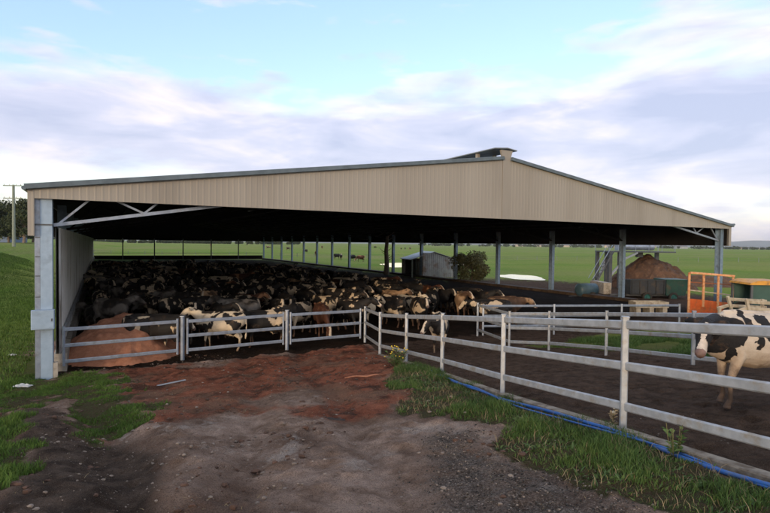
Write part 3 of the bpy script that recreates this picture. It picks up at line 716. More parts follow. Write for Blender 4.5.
def cow_mesh(name, pose='stand', neck_yaw=0.0, head='up', vox=.03, step=0.0, smooth=3):
    mb = MB(); dz = 0 if pose == 'stand' else -.60
    prof = [(-.86,1.22,.06,.08),(-.82,1.20,.15,.17),(-.74,1.16,.235,.25),(-.6,1.12,.28,.31),(-.38,1.06,.31,.36),(-.1,1.0,.365,.42),(.15,.99,.37,.425),
            (.38,1.01,.325,.40),(.56,1.04,.275,.37),(.74,1.06,.21,.31),(.86,1.08,.15,.22),(.92,1.10,.07,.1)]
    if pose != 'stand': prof = [(x, z if abs(x) > .7 else z-.02, w*1.12, h*.98) for x, z, w, h in prof]
    mb.tube([(x,0,z+dz) for x, z, w, h in prof], [(w, h) for x, z, w, h in prof], 20)
    # hip bones and spine
    for sg in (-1, 1):
        mb.ell((-.56, sg*.22, 1.36+dz), (.08,.055,.05)); mb.ell((-.82, sg*.09, 1.28+dz), (.05,.04,.05))
        mb.ell((.5, sg*.17, 1.1+dz), (.17,.11,.28))
    mb.tube([(-.8,0,1.36+dz),(-.4,0,1.41+dz),(0,0,1.39+dz),(.4,0,1.41+dz),(.6,0,1.40+dz)], [.04,.05,.045,.05,.05], 8)
    # neck
    cy, sy = math.cos(neck_yaw), math.sin(neck_yaw)
    if head == 'up': np_ = [(.60,1.16),(.82,1.27),(1.02,1.40),(1.14,1.47)]; hp = R(28)
    elif head == 'level': np_ = [(.60,1.15),(.85,1.20),(1.08,1.24),(1.22,1.26)]; hp = R(38)
    else: np_ = [(.60,1.10),(.86,1.0),(1.08,.80),(1.2,.64)]; hp = R(62)
    q = []
    for i, (x, z) in enumerate(np_):
        r_ = x-.6; q.append((.6+r_*math.cos(neck_yaw*min(1, .4+i*.25)), r_*math.sin(neck_yaw*min(1, .4+i*.25)), z+dz))
    mb.tube(q, [(.15,.27),(.125,.21),(.10,.155),(.088,.12)], 14)
    mb.tube([(.72,0,.93+dz),(q[1][0],q[1][1],q[1][2]-.2),(q[2][0],q[2][1],q[2][2]-.15)], [(.06,.10),(.045,.07),(.04,.05)], 8)  # dewlap
    Mx = head_parts(mb, q[-1], neck_yaw*1.25, hp)
    if pose == 'stand':
        mb.ell((-.36,0,.64), (.21,.16,.15)); 
        for a in (-.28,-.44):
            for b in (-.07,.07): mb.tube([(a,b,.55),(a,b,.46)], [.028,.018], 6)
        for i, sg in enumerate((-1, 1)):
            s_ = step*sg
            mb.tube([(.50,sg*.17,1.0),(.47,sg*.185,.78),(.50+s_*.4,sg*.165,.60),(.53+s_*.75,sg*.16,.43),(.52+s_*.9,sg*.16,.30),(.51+s_,sg*.16,.13),(.54+s_*1.05,sg*.16,.07),(.56+s_*1.05,sg*.16,.0)],
                    [(.13,.10),(.10,.08),(.075,.065),(.050,.048),(.033,.031),(.040,.038),(.044,.042),(.056,.054)], 12)
            s2 = -step*sg
            mb.tube([(-.56,sg*.17,1.08),(-.47,sg*.2,.88),(-.47+s2*.2,sg*.2,.74),(-.60+s2*.5,sg*.18,.60),(-.70+s2*.7,sg*.165,.49),(-.68+s2*.85,sg*.16,.36),(-.65+s2,sg*.16,.14),(-.61+s2*1.05,sg*.16,.07),(-.59+s2*1.05,sg*.16,.0)],
                    [(.16,.22),(.14,.21),(.11,.16),(.075,.09),(.048,.058),(.035,.038),(.041,.041),(.045,.044),(.056,.054)], 12)
        mb.tube([(-.82,0,1.33),(-.90,.0,1.22),(-.92,.01,.95),(-.91,.02,.7),(-.90,.02,.56),(-.89,.03,.42)], [.035,.03,.024,.024,.045,.022], 8)
    else:
        for sg in (-1, 1):
            mb.tube([(.5,sg*.2,.35),(.75,sg*.26,.16),(.9,sg*.25,.07),(.66,sg*.22,.05),(.58,sg*.21,.05)], [.12,.07,.055,.045,.05], 10)
            mb.tube([(-.5,sg*.22,.40),(-.2,sg*.36,.24),(-.12,sg*.40,.10),(-.42,sg*.42,.07),(-.25,sg*.46,.05)], [.20,.15,.09,.05,.05], 10)
        mb.tube([(-.84,0,.7),(-.93,.03,.5),(-.92,.1,.2),(-.85,.25,.05)], [.035,.028,.026,.035], 8)
    o = mb.build('tmp', COATS['black and white'])
    md = o.modifiers.new('r', 'REMESH'); md.mode = 'VOXEL'; md.voxel_size = vox
    ms = o.modifiers.new('s', 'SMOOTH'); ms.iterations = smooth; ms.factor = .5
    dg = bpy.context.evaluated_depsgraph_get(); me_ = bpy.data.meshes.new_from_object(o.evaluated_get(dg)); me_.name = name
    bpy.data.objects.remove(o)
    me_.polygons.foreach_set('use_smooth', [True]*len(me_.polygons)); me_.update()
    return me_, Mx
VAR = []
for (ps, ny_, hd, stp) in (('stand',0.0,'up',.03),('stand',.7,'up',-.05),('stand',-.6,'level',.06),('stand',.2,'low',.04),('stand',-.3,'level',-.03),('lie',.5,'up',0),('lie',-.4,'up',0)):
    VAR.append((ps, hd)+cow_mesh('cow', ps, ny_, hd, .030, stp, 2))
CM = {}
M['face'] = simple('pale_face_hair', (.62,.53,.42), (.46,.38,.29), 12, .7)
M['muzzle'] = simple('grey_pink_muzzle', (.16,.10,.085), (.07,.05,.045), 12, .5)
def cow_data(vi, coatname):
    k = (vi, coatname)
    if k not in CM:
        m = VAR[vi][2].copy(); m.materials.clear(); m.materials.append(COATS[coatname]); CM[k] = m
        m.materials.append(M['face'] if coatname != 'shaded grey' else COATS[coatname]); m.materials.append(M['muzzle']); inv = VAR[vi][3].inverted(); mi = []
        for pl in m.polygons:
            l_ = inv @ pl.center; k_ = 0
            if -.1 < l_.x < .7 and abs(l_.z) < .22 and abs(l_.y) < .2:
                if l_.x > .50: k_ = 2
                elif l_.x > .08 and abs(l_.y) < .045+max(0, l_.x-.3)*.2 and l_.z > -.1: k_ = 1
            mi.append(k_)
        m.polygons.foreach_set('material_index', mi)
    return CM[k]
def cow(x, y, rz, vi, coatname, label, group=None, sc=1.0, z=None):
    o = bpy.data.objects.new('dairy_cow', cow_data(vi, coatname)); COL.objects.link(o)
    o.location = (x, y, gz(x, y)-.01 if z is None else z); o.rotation_euler = (0, 0, rz); o.scale = (sc,)*3
    tag(o, label, 'cow', group); return o
# the near cow in the race: its own finer body and its own markings
def spot_coat():
    t = NT('near_cow_coat'); tc = t.obj(); sep = t.n('ShaderNodeSeparateXYZ')
    w = t.n('ShaderNodeTexNoise'); w.inputs['Scale'].default_value = 4.5; w.inputs['Detail'].default_value = 3; t.l(tc, w.inputs['Vector'])
    sub = t.n('ShaderNodeVectorMath', operation='SUBTRACT'); t.l(w.outputs['Color'], sub.inputs[0]); sub.inputs[1].default_value = (.5,.5,.5)
    scl = t.n('ShaderNodeVectorMath', operation='SCALE'); t.l(sub.outputs[0], scl.inputs[0]); scl.inputs['Scale'].default_value = .22
    ad = t.n('ShaderNodeVectorMath', operation='ADD'); t.l(tc, ad.inputs[0]); t.l(scl.outputs[0], ad.inputs[1])
    pos = ad.outputs[0]
    # ellipses in (x, z) of the animal, black
    spots = [((1.35,0,1.2),(.35,.9,.4),0),((.97,0,1.20),(.34,.9,.32),0),((.80,0,1.03),(.17,.9,.25),0),((1.16,0,1.42),(.13,.9,.14),0),((.66,0,1.15),(.24,.9,.24),0),
             ((.38,0,1.30),(.07,.9,.17),0),((.28,0,1.03),(.045,.9,.12),0),((.16,0,1.33),(.11,.9,.07),0),((.12,0,1.16),(.12,.9,.17),0),((.47,0,1.10),(.055,.9,.12),0),((.62,0,.84),(.06,.9,.14),0),
             ((-.55,0,1.2),(.16,.9,.2),0),((-.3,0,.95),(.12,.9,.12),0)]
    f = None
    for c_, r_, _ in spots:
        a = t.n('ShaderNodeVectorMath', operation='SUBTRACT'); t.l(pos, a.inputs[0]); a.inputs[1].default_value = c_
        d = t.n('ShaderNodeVectorMath', operation='DIVIDE'); t.l(a.outputs[0], d.inputs[0]); d.inputs[1].default_value = r_
        ln = t.n('ShaderNodeVectorMath', operation='LENGTH'); t.l(d.outputs[0], ln.inputs[0])
        f = ln.outputs['Value'] if f is None else t.math('MINIMUM', f, ln.outputs['Value'])
    m = t.ramp(t.math('ADD', f, t.math('MULTIPLY', t.math('SUBTRACT', t.noise(tc, 55, 4, .7), .5), .14)), [(.94, 1.0), (1.02, 0.0)])
    n9 = t.noise(tc, 8, 6, .65)
    white = t.mix(n9, (.58,.52,.45), (.42,.36,.29))
    sep2 = t.n('ShaderNodeSeparateXYZ'); t.l(tc, sep2.inputs[0])
    tan = t.ramp(t.math('ADD', t.math('MULTIPLY', sep2.outputs[2], -1.2), t.math('MULTIPLY', t.noise(tc, 3, 5), 1.2)), [(.0, 0.0), (0.0001, 0.0), (.35, .75)]) if False else \
          t.ramp(t.math('ADD', t.math('MULTIPLY', sep2.outputs[2], -1.0), t.math('ADD', t.math('MULTIPLY', t.noise(tc, 3, 5), 1.2), .62)), [(.25, 0.0), (.75, .75)])
    c = t.mix(tan, white, (.33,.22,.13))
    c = t.mix(m, c, (.010,.010,.012))
    legs = t.ramp(t.math('ADD', t.math('MULTIPLY', sep2.outputs[2], -1.0), t.math('MULTIPLY', t.noise(tc, 7, 6, .7), 1.5)), [(.05, 0.0), (.45, .92)])
    c = t.mix(t.math('MULTIPLY', legs, .85), c, (.085,.055,.04))
    c = t.mix(t.ramp(t.math('ADD', sep2.outputs[2], t.math('MULTIPLY', n9, -.25)), [(.12, .85), (.22, 0.0)]), c, (.035,.024,.02))
    mpz = t.n('ShaderNodeMapping'); mpz.inputs['Scale'].default_value = (40, 160, 60); t.l(tc, mpz.inputs[0])
    hb = t.math('ADD', t.noise(mpz.outputs[0], 1.0, 4, .6), t.math('MULTIPLY', t.noise(tc, 9, 4), 1.5)); t.bump(hb, .010, .7)
    c = t.mix(t.ramp(t.noise(tc, 2.4, 8, .7), [(.54, 0.0), (.68, .55)]), c, (.17,.10,.06))
    t.set(c, .72, 0, .3); return t.mat
hm, HMx = cow_mesh('near_cow', 'stand', .62, 'level', .014, .06, 4)
# shape-specific materials by place on the head: white blaze, pink muzzle, hooves, eyes, ear insides
mats = [spot_coat(), simple('white_face_hair', (.50,.46,.42), (.38,.34,.30), 12, .7, 0, .003, 90), simple('muzzle_skin', (.20,.125,.105), (.12,.075,.065), 12, .5), simple('hoof_horn', (.10,.065,.045), (.05,.035,.03), 9, .7)]
hm.materials.clear(); 
for m_ in mats: hm.materials.append(m_)
inv = HMx.inverted(); mi = []
for pl in hm.polygons:
    c_ = pl.center; l_ = inv @ c_; k = 0
    jit = mnoise.noise(c_*14)*.02
    if l_.x > .49+jit and l_.x < .7 and abs(l_.y) < .12 and abs(l_.z) < .2: k = 2
    elif l_.x > .06 and l_.x < .7 and abs(l_.y-.02) < .026+jit*1.2+max(0, l_.x-.30)*.22 and l_.z > -.11 and abs(l_.z) < .25: k = 1
    elif c_.z < .055: k = 3
    mi.append(k)
hm.polygons.foreach_set('material_index', mi)
CX, CY, CR = 5.76, 7.85, R(180+3)
hero = bpy.data.objects.new('dairy_cow', hm); COL.objects.link(hero); hero.location = (CX+.02, CY, gz(CX, CY)+.0); hero.rotation_euler = (0,0,CR); hero.scale = (1.01,)*3
tag(hero, 'black and white cow standing close by in the muddy race, facing left behind the rails', 'cow')
m_ = MB()
for sg in (-1, 1):
    c_ = HMx @ Vector((.195, sg*.118, .045)); m_.ell(c_, (.022,.022,.022), 10, 8)
m_.build('eye', simple('dark_eye', (.008,.006,.006), (.012,.01,.01), 5, .08), hero, smooth=True)
# second animal behind the race rails, near the orange cage
hor_ = hor
def at(x, y, zt):   # ground point below pixel (x, y) that shows height zt
    Z = (CAMZ-zt)*FPX/(y-hor(x)); return ((x-385)/FPX*Z, Z)
# named individuals at the front of the herd (pixel of back, height of back, heading, variant, coat)
front = [
 (222,311.5,1.42,R(120+60),0,'mostly white','white cow with black patches standing broadside just behind the middle gate'),
 (266,309,1.40,R(200),2,'black and white','patched cow half hidden by the right end of the middle gate'),
 (322,303,1.42,R(-75),3,'dark brown','dark brown cow with a white face lowered over the right-hand gate'),
 (392,290,1.42,R(-60),1,'fawn','pale faced cow just beyond the race corner post'),
 (462,292,1.40,R(-100),1,'fawn','fawn cow at the right edge of the herd, next to the feed alley'),
 (440,315,1.42,R(-95),2,'black and white','patched cow facing out low behind the near fence rails'),
 (493,300,1.40,R(170),4,'black and white','patched cow nearest the far race fence corner'),
 (420,298,1.42,R(-80),0,'mostly black','black cow looking out between the race fences'),
 (350,292,1.42,R(-70),1,'black and white','patched cow beyond the fence corner, head turned'),
 (150,316,1.35,R(10),4,'black and white','patched cow right of the chip heap, behind the left gate'),
 (168,317,1.35,R(170),2,'mostly black','black cow with white marks standing near the left gate post'),
 (95,302,1.05,R(140),5,'shaded grey','shade-greyed cow lying against the left wall kerb'),
 (112,287,1.35,R(150),0,'shaded grey','shade-greyed cow standing by the left wall'),
 (185,293,1.38,R(185),4,'shaded grey','grey-backed cow lying of length across the left of the herd'.replace('lying of length','stretched')),
 (210,292,1.38,R(-85),0,'fawn','fawn cow facing the gate in the left of the herd'),
 (240,300,1.40,R(175),0,'shaded grey','grey cow standing directly behind the white one'),
 (505,297,1.38,R(5),4,'fawn','fawn backed cow partly covered by the far race fence rails'),
]
placed = []
def seg(x, y, rz): c_, s_ = math.cos(rz), math.sin(rz); return [(x+c_*k, y+s_*k) for k in (-.65, 0, .6, 1.0)]
def clash(x, y, rz, d=.66):
    S = seg(x, y, rz)
    for T in placed:
        if abs(T[1][0]-x) > 2.9 or abs(T[1][1]-y) > 2.9: continue
        for a in S:
            for b in T:
                if (a[0]-b[0])**2+(a[1]-b[1])**2 < d*d: return True
    return False
for (px, py, zt, rz, vi, ct, lb) in front:
    x, y = at(px, py, zt); sc = 1.0
    placed.append(seg(x, y, rz)); cow(x, y, rz, vi, ct, lb, None, sc)
hg = random.Random(3); nherd = 0
coats = ['black and white']*9+['mostly black']*17+['mostly white']*2+['dark brown']*3+['fawn']*1
words = {'black and white':'black and white patched','mostly black':'mostly black','mostly white':'mostly white','dark brown':'dark brown','fawn':'fawn','shaded grey':'shade-greyed'}
def zone(u, v):
    a = 'along the left wall' if u < 4.5 else ('mid pen' if u < 12 else 'by the feed alley')
    b = 'near the front' if v < 16 else ('a third way in' if v < 30 else ('halfway down' if v < 44 else 'at the far back'))
    return a, b
tries = 0
while nherd < 272 and tries < 90000:
    tries += 1
    u = hg.uniform(1.1, 20.6); v = 2.6+hg.random()*54
    if v < 7.5 and u < 4.6: continue
    if v < 3.0 and u < 11: continue
    if u > 12 and v > 50-(u-12)*1.0: continue
    if u > 14.5 and v < 4.5: continue
    x, y, _ = W(u, v); rz = hg.choice([TH+R(90), TH-R(90), TH-R(90), TH-R(60), TH, TH+R(180), hg.uniform(0, 6.28)])+hg.gauss(0, .35)
    if clash(x, y, rz, .56): continue
    placed.append(seg(x, y, rz)); ct = hg.choice(coats)
    if u < 5 and hg.random() < .5: ct = hg.choice(['shaded grey', 'black and white'])  # cows along the left wall often get the coat with painted shade
    vi = hg.choice([0,0,1,1,2,2,3,4,5,6]) if v > 8 else hg.choice([0,1,2,4])
    a, b = zone(u, v); act = 'lying' if vi > 4 else 'standing'
    lb = f'{words[ct]} {act} cow {b}, {a}'
    cow(x, y, rz, vi, ct, lb, lb.replace(' cow ', ' cows '), hg.uniform(.93, 1.05)); nherd += 1
x, y, _ = P(649.5, 300, 30); e = empty('feed_trough', (x, y, gz(x, y)), R(4), 'low cream concrete trough on block legs, left of the orange cage', 'trough')
m_ = MB(); m_.box(-1.0,1.0,-.4,.4,.46,.52); m_.box(-1.0,1.0,-.4,-.34,.52,.80); m_.box(-1.0,1.0,.34,.4,.52,.80); m_.box(-1.0,-.94,-.34,.34,.52,.80); m_.box(.94,1.0,-.34,.34,.52,.80); m_.build('basin', M['cream'], e)
for xx in (-.8, 0, .8):
    m_ = MB(); m_.box(xx-.13,xx+.13,-.36,.36,-.2,.46); m_.build('leg', M['cream'], e)
# far cattle in the paddock
fieldpx = [(211,247.5),(268,250),(288,251),(305.7,253),(316,255),(337,258.5),(341,259),(353,260.5),(360.6,261.5),(401,250.5),(405,250.5),(410,250.2),(322,250),(375,249),(247,247)]
wh = ['leftmost','second from the left','third from the left','fourth from the left','fifth from the left','sixth from the left','seventh from the left','eighth from the left','ninth from the left','tenth from the left']
order = sorted(range(len(fieldpx)), key=lambda i: fieldpx[i][0])
ordw = ['first','second','third','fourth','fifth','sixth','seventh','eighth','ninth','tenth','eleventh','twelfth','thirteenth','fourteenth','fifteenth']
for r_, i in enumerate(order):
    px, py = fieldpx[i]; x, y = at(px, py, 0.0)
    cow(x, y, hg.uniform(0, 6.28), 3 if i % 3 else 0, 'mostly black' if i % 4 else 'dark brown', f'tiny dark cow grazing out in the green paddock, {ordw[r_]} from the left', 'cattle grazing in the far paddock', 1.0)
# ------------------------------------------------------------------ heaps
def heap(name, cx, cy, rx, ry, h, mat, label, cat, seed, n=70, power=1.0, rz=0.0, zb=None, flat=0.0):
    m_ = MB(); vs = []; fs = []
    zb = gz(cx, cy) if zb is None else zb
    for j in range(n):
        for i in range(n):
            a = -1.15+2.3*i/(n-1); b = -1.15+2.3*j/(n-1)
            r_ = math.hypot(a, b); k = max(0, 1-r_)
            z = h*min(1-flat, k**power)/(1-flat) + (mnoise.fractal(Vector((a*3, b*3, seed)), 1, 2, 6)*.17*h*min(1, k*4+.05))-.08
            if r_ > 1: z -= (r_-1)*.6
            X = a*rx*math.cos(rz)-b*ry*math.sin(rz); Y = a*rx*math.sin(rz)+b*ry*math.cos(rz)
            vs.append((X, Y, z))
    for j in range(n-1):
        for i in range(n-1): a = j*n+i; fs.append((a,a+1,a+n+1,a+n))
    m_.add(vs, fs); o = m_.build(name, mat, smooth=True, loc=(cx, cy, zb)); tag(o, label, cat); return o
x, y, _ = W(2.1, 3.4); heap('chip_heap', x, y, 2.35, 2.7, 1.25, M['chips'], 'rust-brown heap of bedding chips behind the left gate', 'heap', 3, 90, .9, TH, 0, .22)
# ------------------------------------------------------------------ ground litter
m_ = MB(); m_.bar((-.36,-.08,.02), (.36,.12,.03), .07, .025, bev=.005); x, y = (172-385)/FPX*13.4, 13.4
o = m_.build('steel_offcut', M['galvw'], loc=(x, y, gz(x, y))); o.rotation_euler = (0,0,.55); tag(o, 'short grey steel offcut lying on the red dirt', 'offcut')
x, y = (333-385)/FPX*8.6, 8.6; heap('muck_pat', x, y, .38, .26, .12, M['muck'], 'dark clod of muck on the pale track', 'muck', 9, 40, .7)
m_ = MB(); pts = [(-.5,0,.03),(-.2,.05,.05),(.05,.02,.03),(.3,.12,.05),(.55,.1,.03),(.3,.16,.04),(0,.1,.03),(-.3,.12,.03)]
m_.tube(pts, .014, 8); x, y = (366-385)/FPX*12.8, 12.8; o = m_.build('rope', M['chips'], smooth=True, loc=(x, y, gz(x, y))); o.rotation_euler = (0,0,.2); tag(o, 'reddish rope end dropped on the dirt', 'rope')
def rag(name, px, py, Z, sx, sy, h, mat, label, cat, seed):
    n = 14; m_ = MB(); vs = []; fs = []
    for j in range(n):
        for i in range(n):
            a = i/(n-1)-.5; b = j/(n-1)-.5
            vs.append((a*sx*(1+.3*mnoise.noise(Vector((b*4, seed, 0)))), b*sy*(1+.4*mnoise.noise(Vector((a*4, 0, seed)))), h*(.5+mnoise.noise(Vector((a*5, b*5, seed))))*(1-(2*max(abs(a), abs(b)))**3)+.01))
    for j in range(n-1):
        for i in range(n-1): a = j*n+i; fs.append((a,a+1,a+n+1,a+n))
    m_.add(vs, fs); x = (px-385)/FPX*Z; o = m_.build(name, mat, smooth=True, loc=(x, Z, gz(x, Z)+.01)); tag(o, label, cat)
    md = o.modifiers.new('t', 'SOLIDIFY'); md.thickness = .006; return o
rag('plastic_scrap', 22, 383, 13.6, .42, .2, .07, M['white'], 'crumpled white plastic scrap in the grass left of the column', 'scrap', 2)
rag('plastic_scrap', 12, 357, 17.4, .22, .15, .05, M['white'], 'small white plastic scrap further up the grass slope', 'scrap', 5)
# weeds: yellow flowering plant, dandelion clock
def weed(px, Z, h, n, leafm, flower, label, seed, r=.25, cat='weed'):
    rr = random.Random(seed); x = (px-385)/FPX*Z; y = Z; e = empty('flowering_weed', (x, y, gz(x, y)-.02), 0, label, cat)
    st = MB(); lf = MB(); fl = []
    for i in range(n):
        a = rr.random()*6.28; d = rr.random()*r; hh = h*(.5+.5*rr.random()); b = (d*.3*math.cos(a), d*.3*math.sin(a), 0); tp = (d*math.cos(a), d*math.sin(a), hh)
        st.tube([b, ((b[0]+tp[0])*.6, (b[1]+tp[1])*.6, hh*.6), tp], .004, 5)
        for k in range(7):
            q = rr.random(); c_ = (b[0]+(tp[0]-b[0])*q, b[1]+(tp[1]-b[1])*q, hh*q*.85); t_ = rr.random()*6.28; l = .05+.05*rr.random()
            e1 = (c_[0]+l*math.cos(t_), c_[1]+l*math.sin(t_), c_[2]+l*.4); s1 = (-.35*l*math.sin(t_), .35*l*math.cos(t_))
            md_ = ((c_[0]+e1[0])/2, (c_[1]+e1[1])/2, (c_[2]+e1[2])/2+.01)
            lf.add([c_, (md_[0]+s1[0], md_[1]+s1[1], md_[2]), e1, (md_[0]-s1[0], md_[1]-s1[1], md_[2])], [(0,1,2,3)])
        if flower and rr.random() < .8: fl.append((tp[0], tp[1], tp[2]+.01))
    st.build('stem', M['leaf_bush'], e); lf.build('leaves', leafm, e)
    if fl:
        h_ = MB(); h_.ell((0,0,0), flower, 7, 5); hm_ = h_.mesh('flower', M['petal_y'] if cat == 'weed' else M['white'], True)
        for q in fl: inst('flower', hm_, e, q)
    return None, e
fl, e = weed(398, 14.6, .55, 34, M['blade'], (.022,.022,.016), 'yellow flowering weed clump at the bend of the near fence', 4, .42)
fl, e = weed(615, 6.9, .42, 3, M['dry'], (.022,.022,.022), 'dry stalk with a white seed head beside the near fence post', 6, .06, 'dandelion')
fl, e = weed(680, 5.6, .42, 9, M['blade'], None, 'tall green weed by the blue pipe below the near rail', 8, .15)
# ------------------------------------------------------------------ trees and bushes
def tree(name, x, y, h, cr, label, cat, leaf='leaf_tree', nleaf=5000, seed=1, bare=.25, ls=.25, shape=1.0, group=None, z0=None):
    rr = np.random.default_rng(seed); rd = random.Random(seed)
    e = empty(name, (x, y, (gz(x, y) if z0 is None else z0)-.1), 0, label, cat, group)
    tr = MB(); top = h*.72; tr.tube([(0,0,0),(.03*h*rd.uniform(-1,1),.02*h,h*.3),(.03*h*rd.uniform(-1,1),0,top)], [h*.035,h*.024,h*.008], 8)
    clumps = []
    for i in range(20):
        a = i*2.4+rd.random(); z = h*(bare+(1-bare)*(.15+.75*rd.random())); rad = cr*(.25+.6*rd.random())*math.sqrt(max(.1, 1-abs((z/h-.6)/.6)**2))
        c_ = (rad*math.cos(a), rad*math.sin(a), z); clumps.append((c_, cr*(.20+.22*rd.random())))
        tr.tube([(0,0,max(h*.15, z*.6)), (c_[0]*.5,c_[1]*.5,z*.85), c_], [h*.014,h*.009,h*.004], 6)
    clumps.append(((0,0,h*.86), cr*.4))
    tr.build('trunk', M['bark'], e)
    n = nleaf; ci = rr.integers(0, len(clumps), n); C = np.array([clumps[i][0] for i in ci]); Rr = np.array([clumps[i][1] for i in ci])
    d = rr.normal(size=(n, 3)); d /= np.linalg.norm(d, axis=1)[:, None]; pos = C+d*(Rr*(.35+.85*rr.random(n)**.8))[:, None]*np.array([1,1,.8*shape])
    a1 = rr.normal(size=(n, 3)); a1 /= np.linalg.norm(a1, axis=1)[:, None]; a2 = np.cross(a1, rr.normal(size=(n, 3))); a2 /= np.linalg.norm(a2, axis=1)[:, None]
    s_ = ls*(.5+rr.random(n))[:, None]
    V = np.stack([pos-a1*s_*.5, pos+a2*s_*.25, pos+a1*s_*.5, pos-a2*s_*.25], 1).astype(np.float32)
    m = bpy.data.meshes.new('crown'); m.vertices.add(n*4); m.vertices.foreach_set('co', V.ravel()); m.loops.add(n*4); m.loops.foreach_set('vertex_index', np.arange(n*4, dtype=np.int32))
    m.polygons.add(n); m.polygons.foreach_set('loop_start', np.arange(0, n*4, 4, dtype=np.int32)); m.update(calc_edges=True); m.materials.append(M[leaf])
    inst('crown', m, e); return e
# trees on the left skyline
for i, (px, Z, h, cr, lb) in enumerate([(24,118,10,4.6,'dark evergreen nearest the barn corner, behind the power pole'),(9,125,8.5,4.2,'dark evergreen just left of the power pole'),(-6,120,9.5,4.5,'dark evergreen at the left frame edge'),(33,150,10,5,'dark evergreen mostly behind the barn corner cladding')]):
    tree('evergreen_tree', (px-385)/FPX*Z, Z, h, cr, lb, 'tree', 'leaf_tree', 7000, 20+i, .05, .5)
x = (472-385)/FPX*56; tree('bush', x, 56, 3.1, 2.1, 'round olive bush beside the small tin shed', 'bush', 'leaf_bush', 9000, 5, .0, .22)
# dead tree
Z = 66; x = (386.5-385)/FPX*Z; e = empty('dead_tree', (x, Z, gz(x, Z)-.1), 0, 'bare dead tree trunk left of the small tin shed', 'tree')
m_ = MB(); m_.tube([(0,0,0),(.05,0,1.5),(-.05,0,3.2),(.1,0,5.0)], [.42,.30,.27,.2], 10); m_.build('trunk', M['bark'], e)
m_ = MB(); rd = random.Random(5)
for i in range(16):
    z = 1.0+i*.26; a = rd.random()*6.28; l = rd.uniform(.5, 1.4); m_.tube([(0,0,z),(l*.5*math.cos(a),l*.5*math.sin(a),z+.3*l),(l*math.cos(a),l*math.sin(a),z+.7*l)], [.06,.035,.012], 5)
m_.build('branches', M['bark'], e)
# ------------------------------------------------------------------ small tin shed
Z = 63; x = (430-385)/FPX*Z; e = empty('tin_shed', (x, Z, gz(x, Z)-.05), R(12), 'small weathered tin shed with an open left bay out in the paddock', 'shed')
def ribbed(a, b, z0f, z1f, mat, nm, par, per=.25, dep=.04):
    a = Vector(a); b = Vector(b); d = b-a; n = max(2, int(d.length/per)); nr = Vector((d.y, -d.x, 0)).normalized(); m_ = MB(); vs = []
    for i in range(n*2+1):
        t_ = i/(n*2); p_ = a+d*t_+nr*(dep if i % 2 else 0); vs += [(p_.x,p_.y,z0f(t_)),(p_.x,p_.y,z1f(t_)),(p_.x-nr.x*.06,p_.y-nr.y*.06,z0f(t_)),(p_.x-nr.x*.06,p_.y-nr.y*.06,z1f(t_))]
    fs = []
    for i in range(n*2): q = i*4; r_ = q+4; fs += [(q,r_,r_+1,q+1),(r_+2,q+2,q+3,r_+3),(q+1,r_+1,r_+3,q+3)]
    m_.add(vs, fs); return m_.build(nm, M[mat], par)
ribbed((-1.4,-1.6,0), (2.6,-1.6,0), lambda t_: 0, lambda t_: 2.25+.75*(1-abs(t_-.35)/.65 if t_ > .35 else t_/.35*.0+1), 'tin', 'front_wall', e)
ribbed((2.6,-1.6,0), (2.6,3.2,0), lambda t_: 0, lambda t_: 2.2, 'tin', 'side_wall', e)
ribbed((2.6,3.2,0), (-2.7,3.2,0), lambda t_: 0, lambda t_: 2.2, 'tin', 'back_wall', e)
m_ = MB(); m_.box(-2.7,-1.42,1.5,1.56,0,2.1); m_.build('partition', M['shadeblack'], e)
for yy in (-1.6, 3.2):
    m_ = MB(); m_.box(-2.75,-2.6,yy-.07,yy+.07,0,2.15); m_.build('post', M['wood'], e)
m_ = MB(); m_.add([(-2.95,-1.8,2.12),(0,-1.8,3.08),(2.8,-1.8,2.22),(2.8,3.4,2.22),(0,3.4,3.08),(-2.95,3.4,2.12)]+[(-2.95,-1.8,2.18),(0,-1.8,3.14),(2.8,-1.8,2.28),(2.8,3.4,2.28),(0,3.4,3.14),(-2.95,3.4,2.18)],
    [(5,4,1,0),(4,3,2,1),(6,7,10,11),(7,8,9,10),(0,1,7,6),(1,2,8,7),(2,3,9,8),(3,4,10,9),(4,5,11,10),(5,0,6,11)]); m_.build('roof', M['tin'], e)
a_ = (-95, 150); b_ = (140, 128); n_ = 48; e = empty('paddock_fence', (a_[0], a_[1], 0), 0, 'thin post and wire fence crossing the green paddock behind the barn', 'fence')
pm = MB(); pm.tube([(0,0,-.3),(0,0,1.15)], .07, 6); pm = pm.mesh('post', M['wood']); pp = []
for i in range(n_):
    t_ = i/(n_-1); X_ = a_[0]+(b_[0]-a_[0])*t_; Y_ = a_[1]+(b_[1]-a_[1])*t_+3*math.sin(t_*7); z_ = gz(X_, Y_); pp.append((X_-a_[0], Y_-a_[1], z_)); inst('post', pm, e, pp[-1])
for h_ in (.45, .8, 1.1):
    m_ = MB(); m_.tube([(q[0], q[1], q[2]+h_) for q in pp], .012, 4); m_.build('wire', M['darksteel'], e)
# ponds
def pond(px, py, rx, ry, seed, rz=0):
    Z = CAMZ*FPX/(py-hor(px)); x = (px-385)/FPX*Z; z = gz(x, Z)
    m_ = MB(); n = 40; vs = [(0,0,0)]
    for i in range(n):
        a = i*6.283/n; k = 1+.35*mnoise.noise(Vector((math.cos(a)*1.6, math.sin(a)*1.6, seed))); vs.append((rx*k*math.cos(a), ry*k*math.sin(a), 0))
    zs = [gz(x+v_[0], Z+v_[1]) for v_ in vs]
    m_.add(vs, [(0,1+i,1+(i+1)%n) for i in range(n)]); o = m_.build('pond', M['water'], loc=(x, Z, max(zs)+.03)); o['kind'] = 'structure'; return o
pond(520, 277, 2.6, 5.0, 3); pond(399, 265, 3.4, 9, 6); pond(456, 264.5, 2.5, 6, 8)
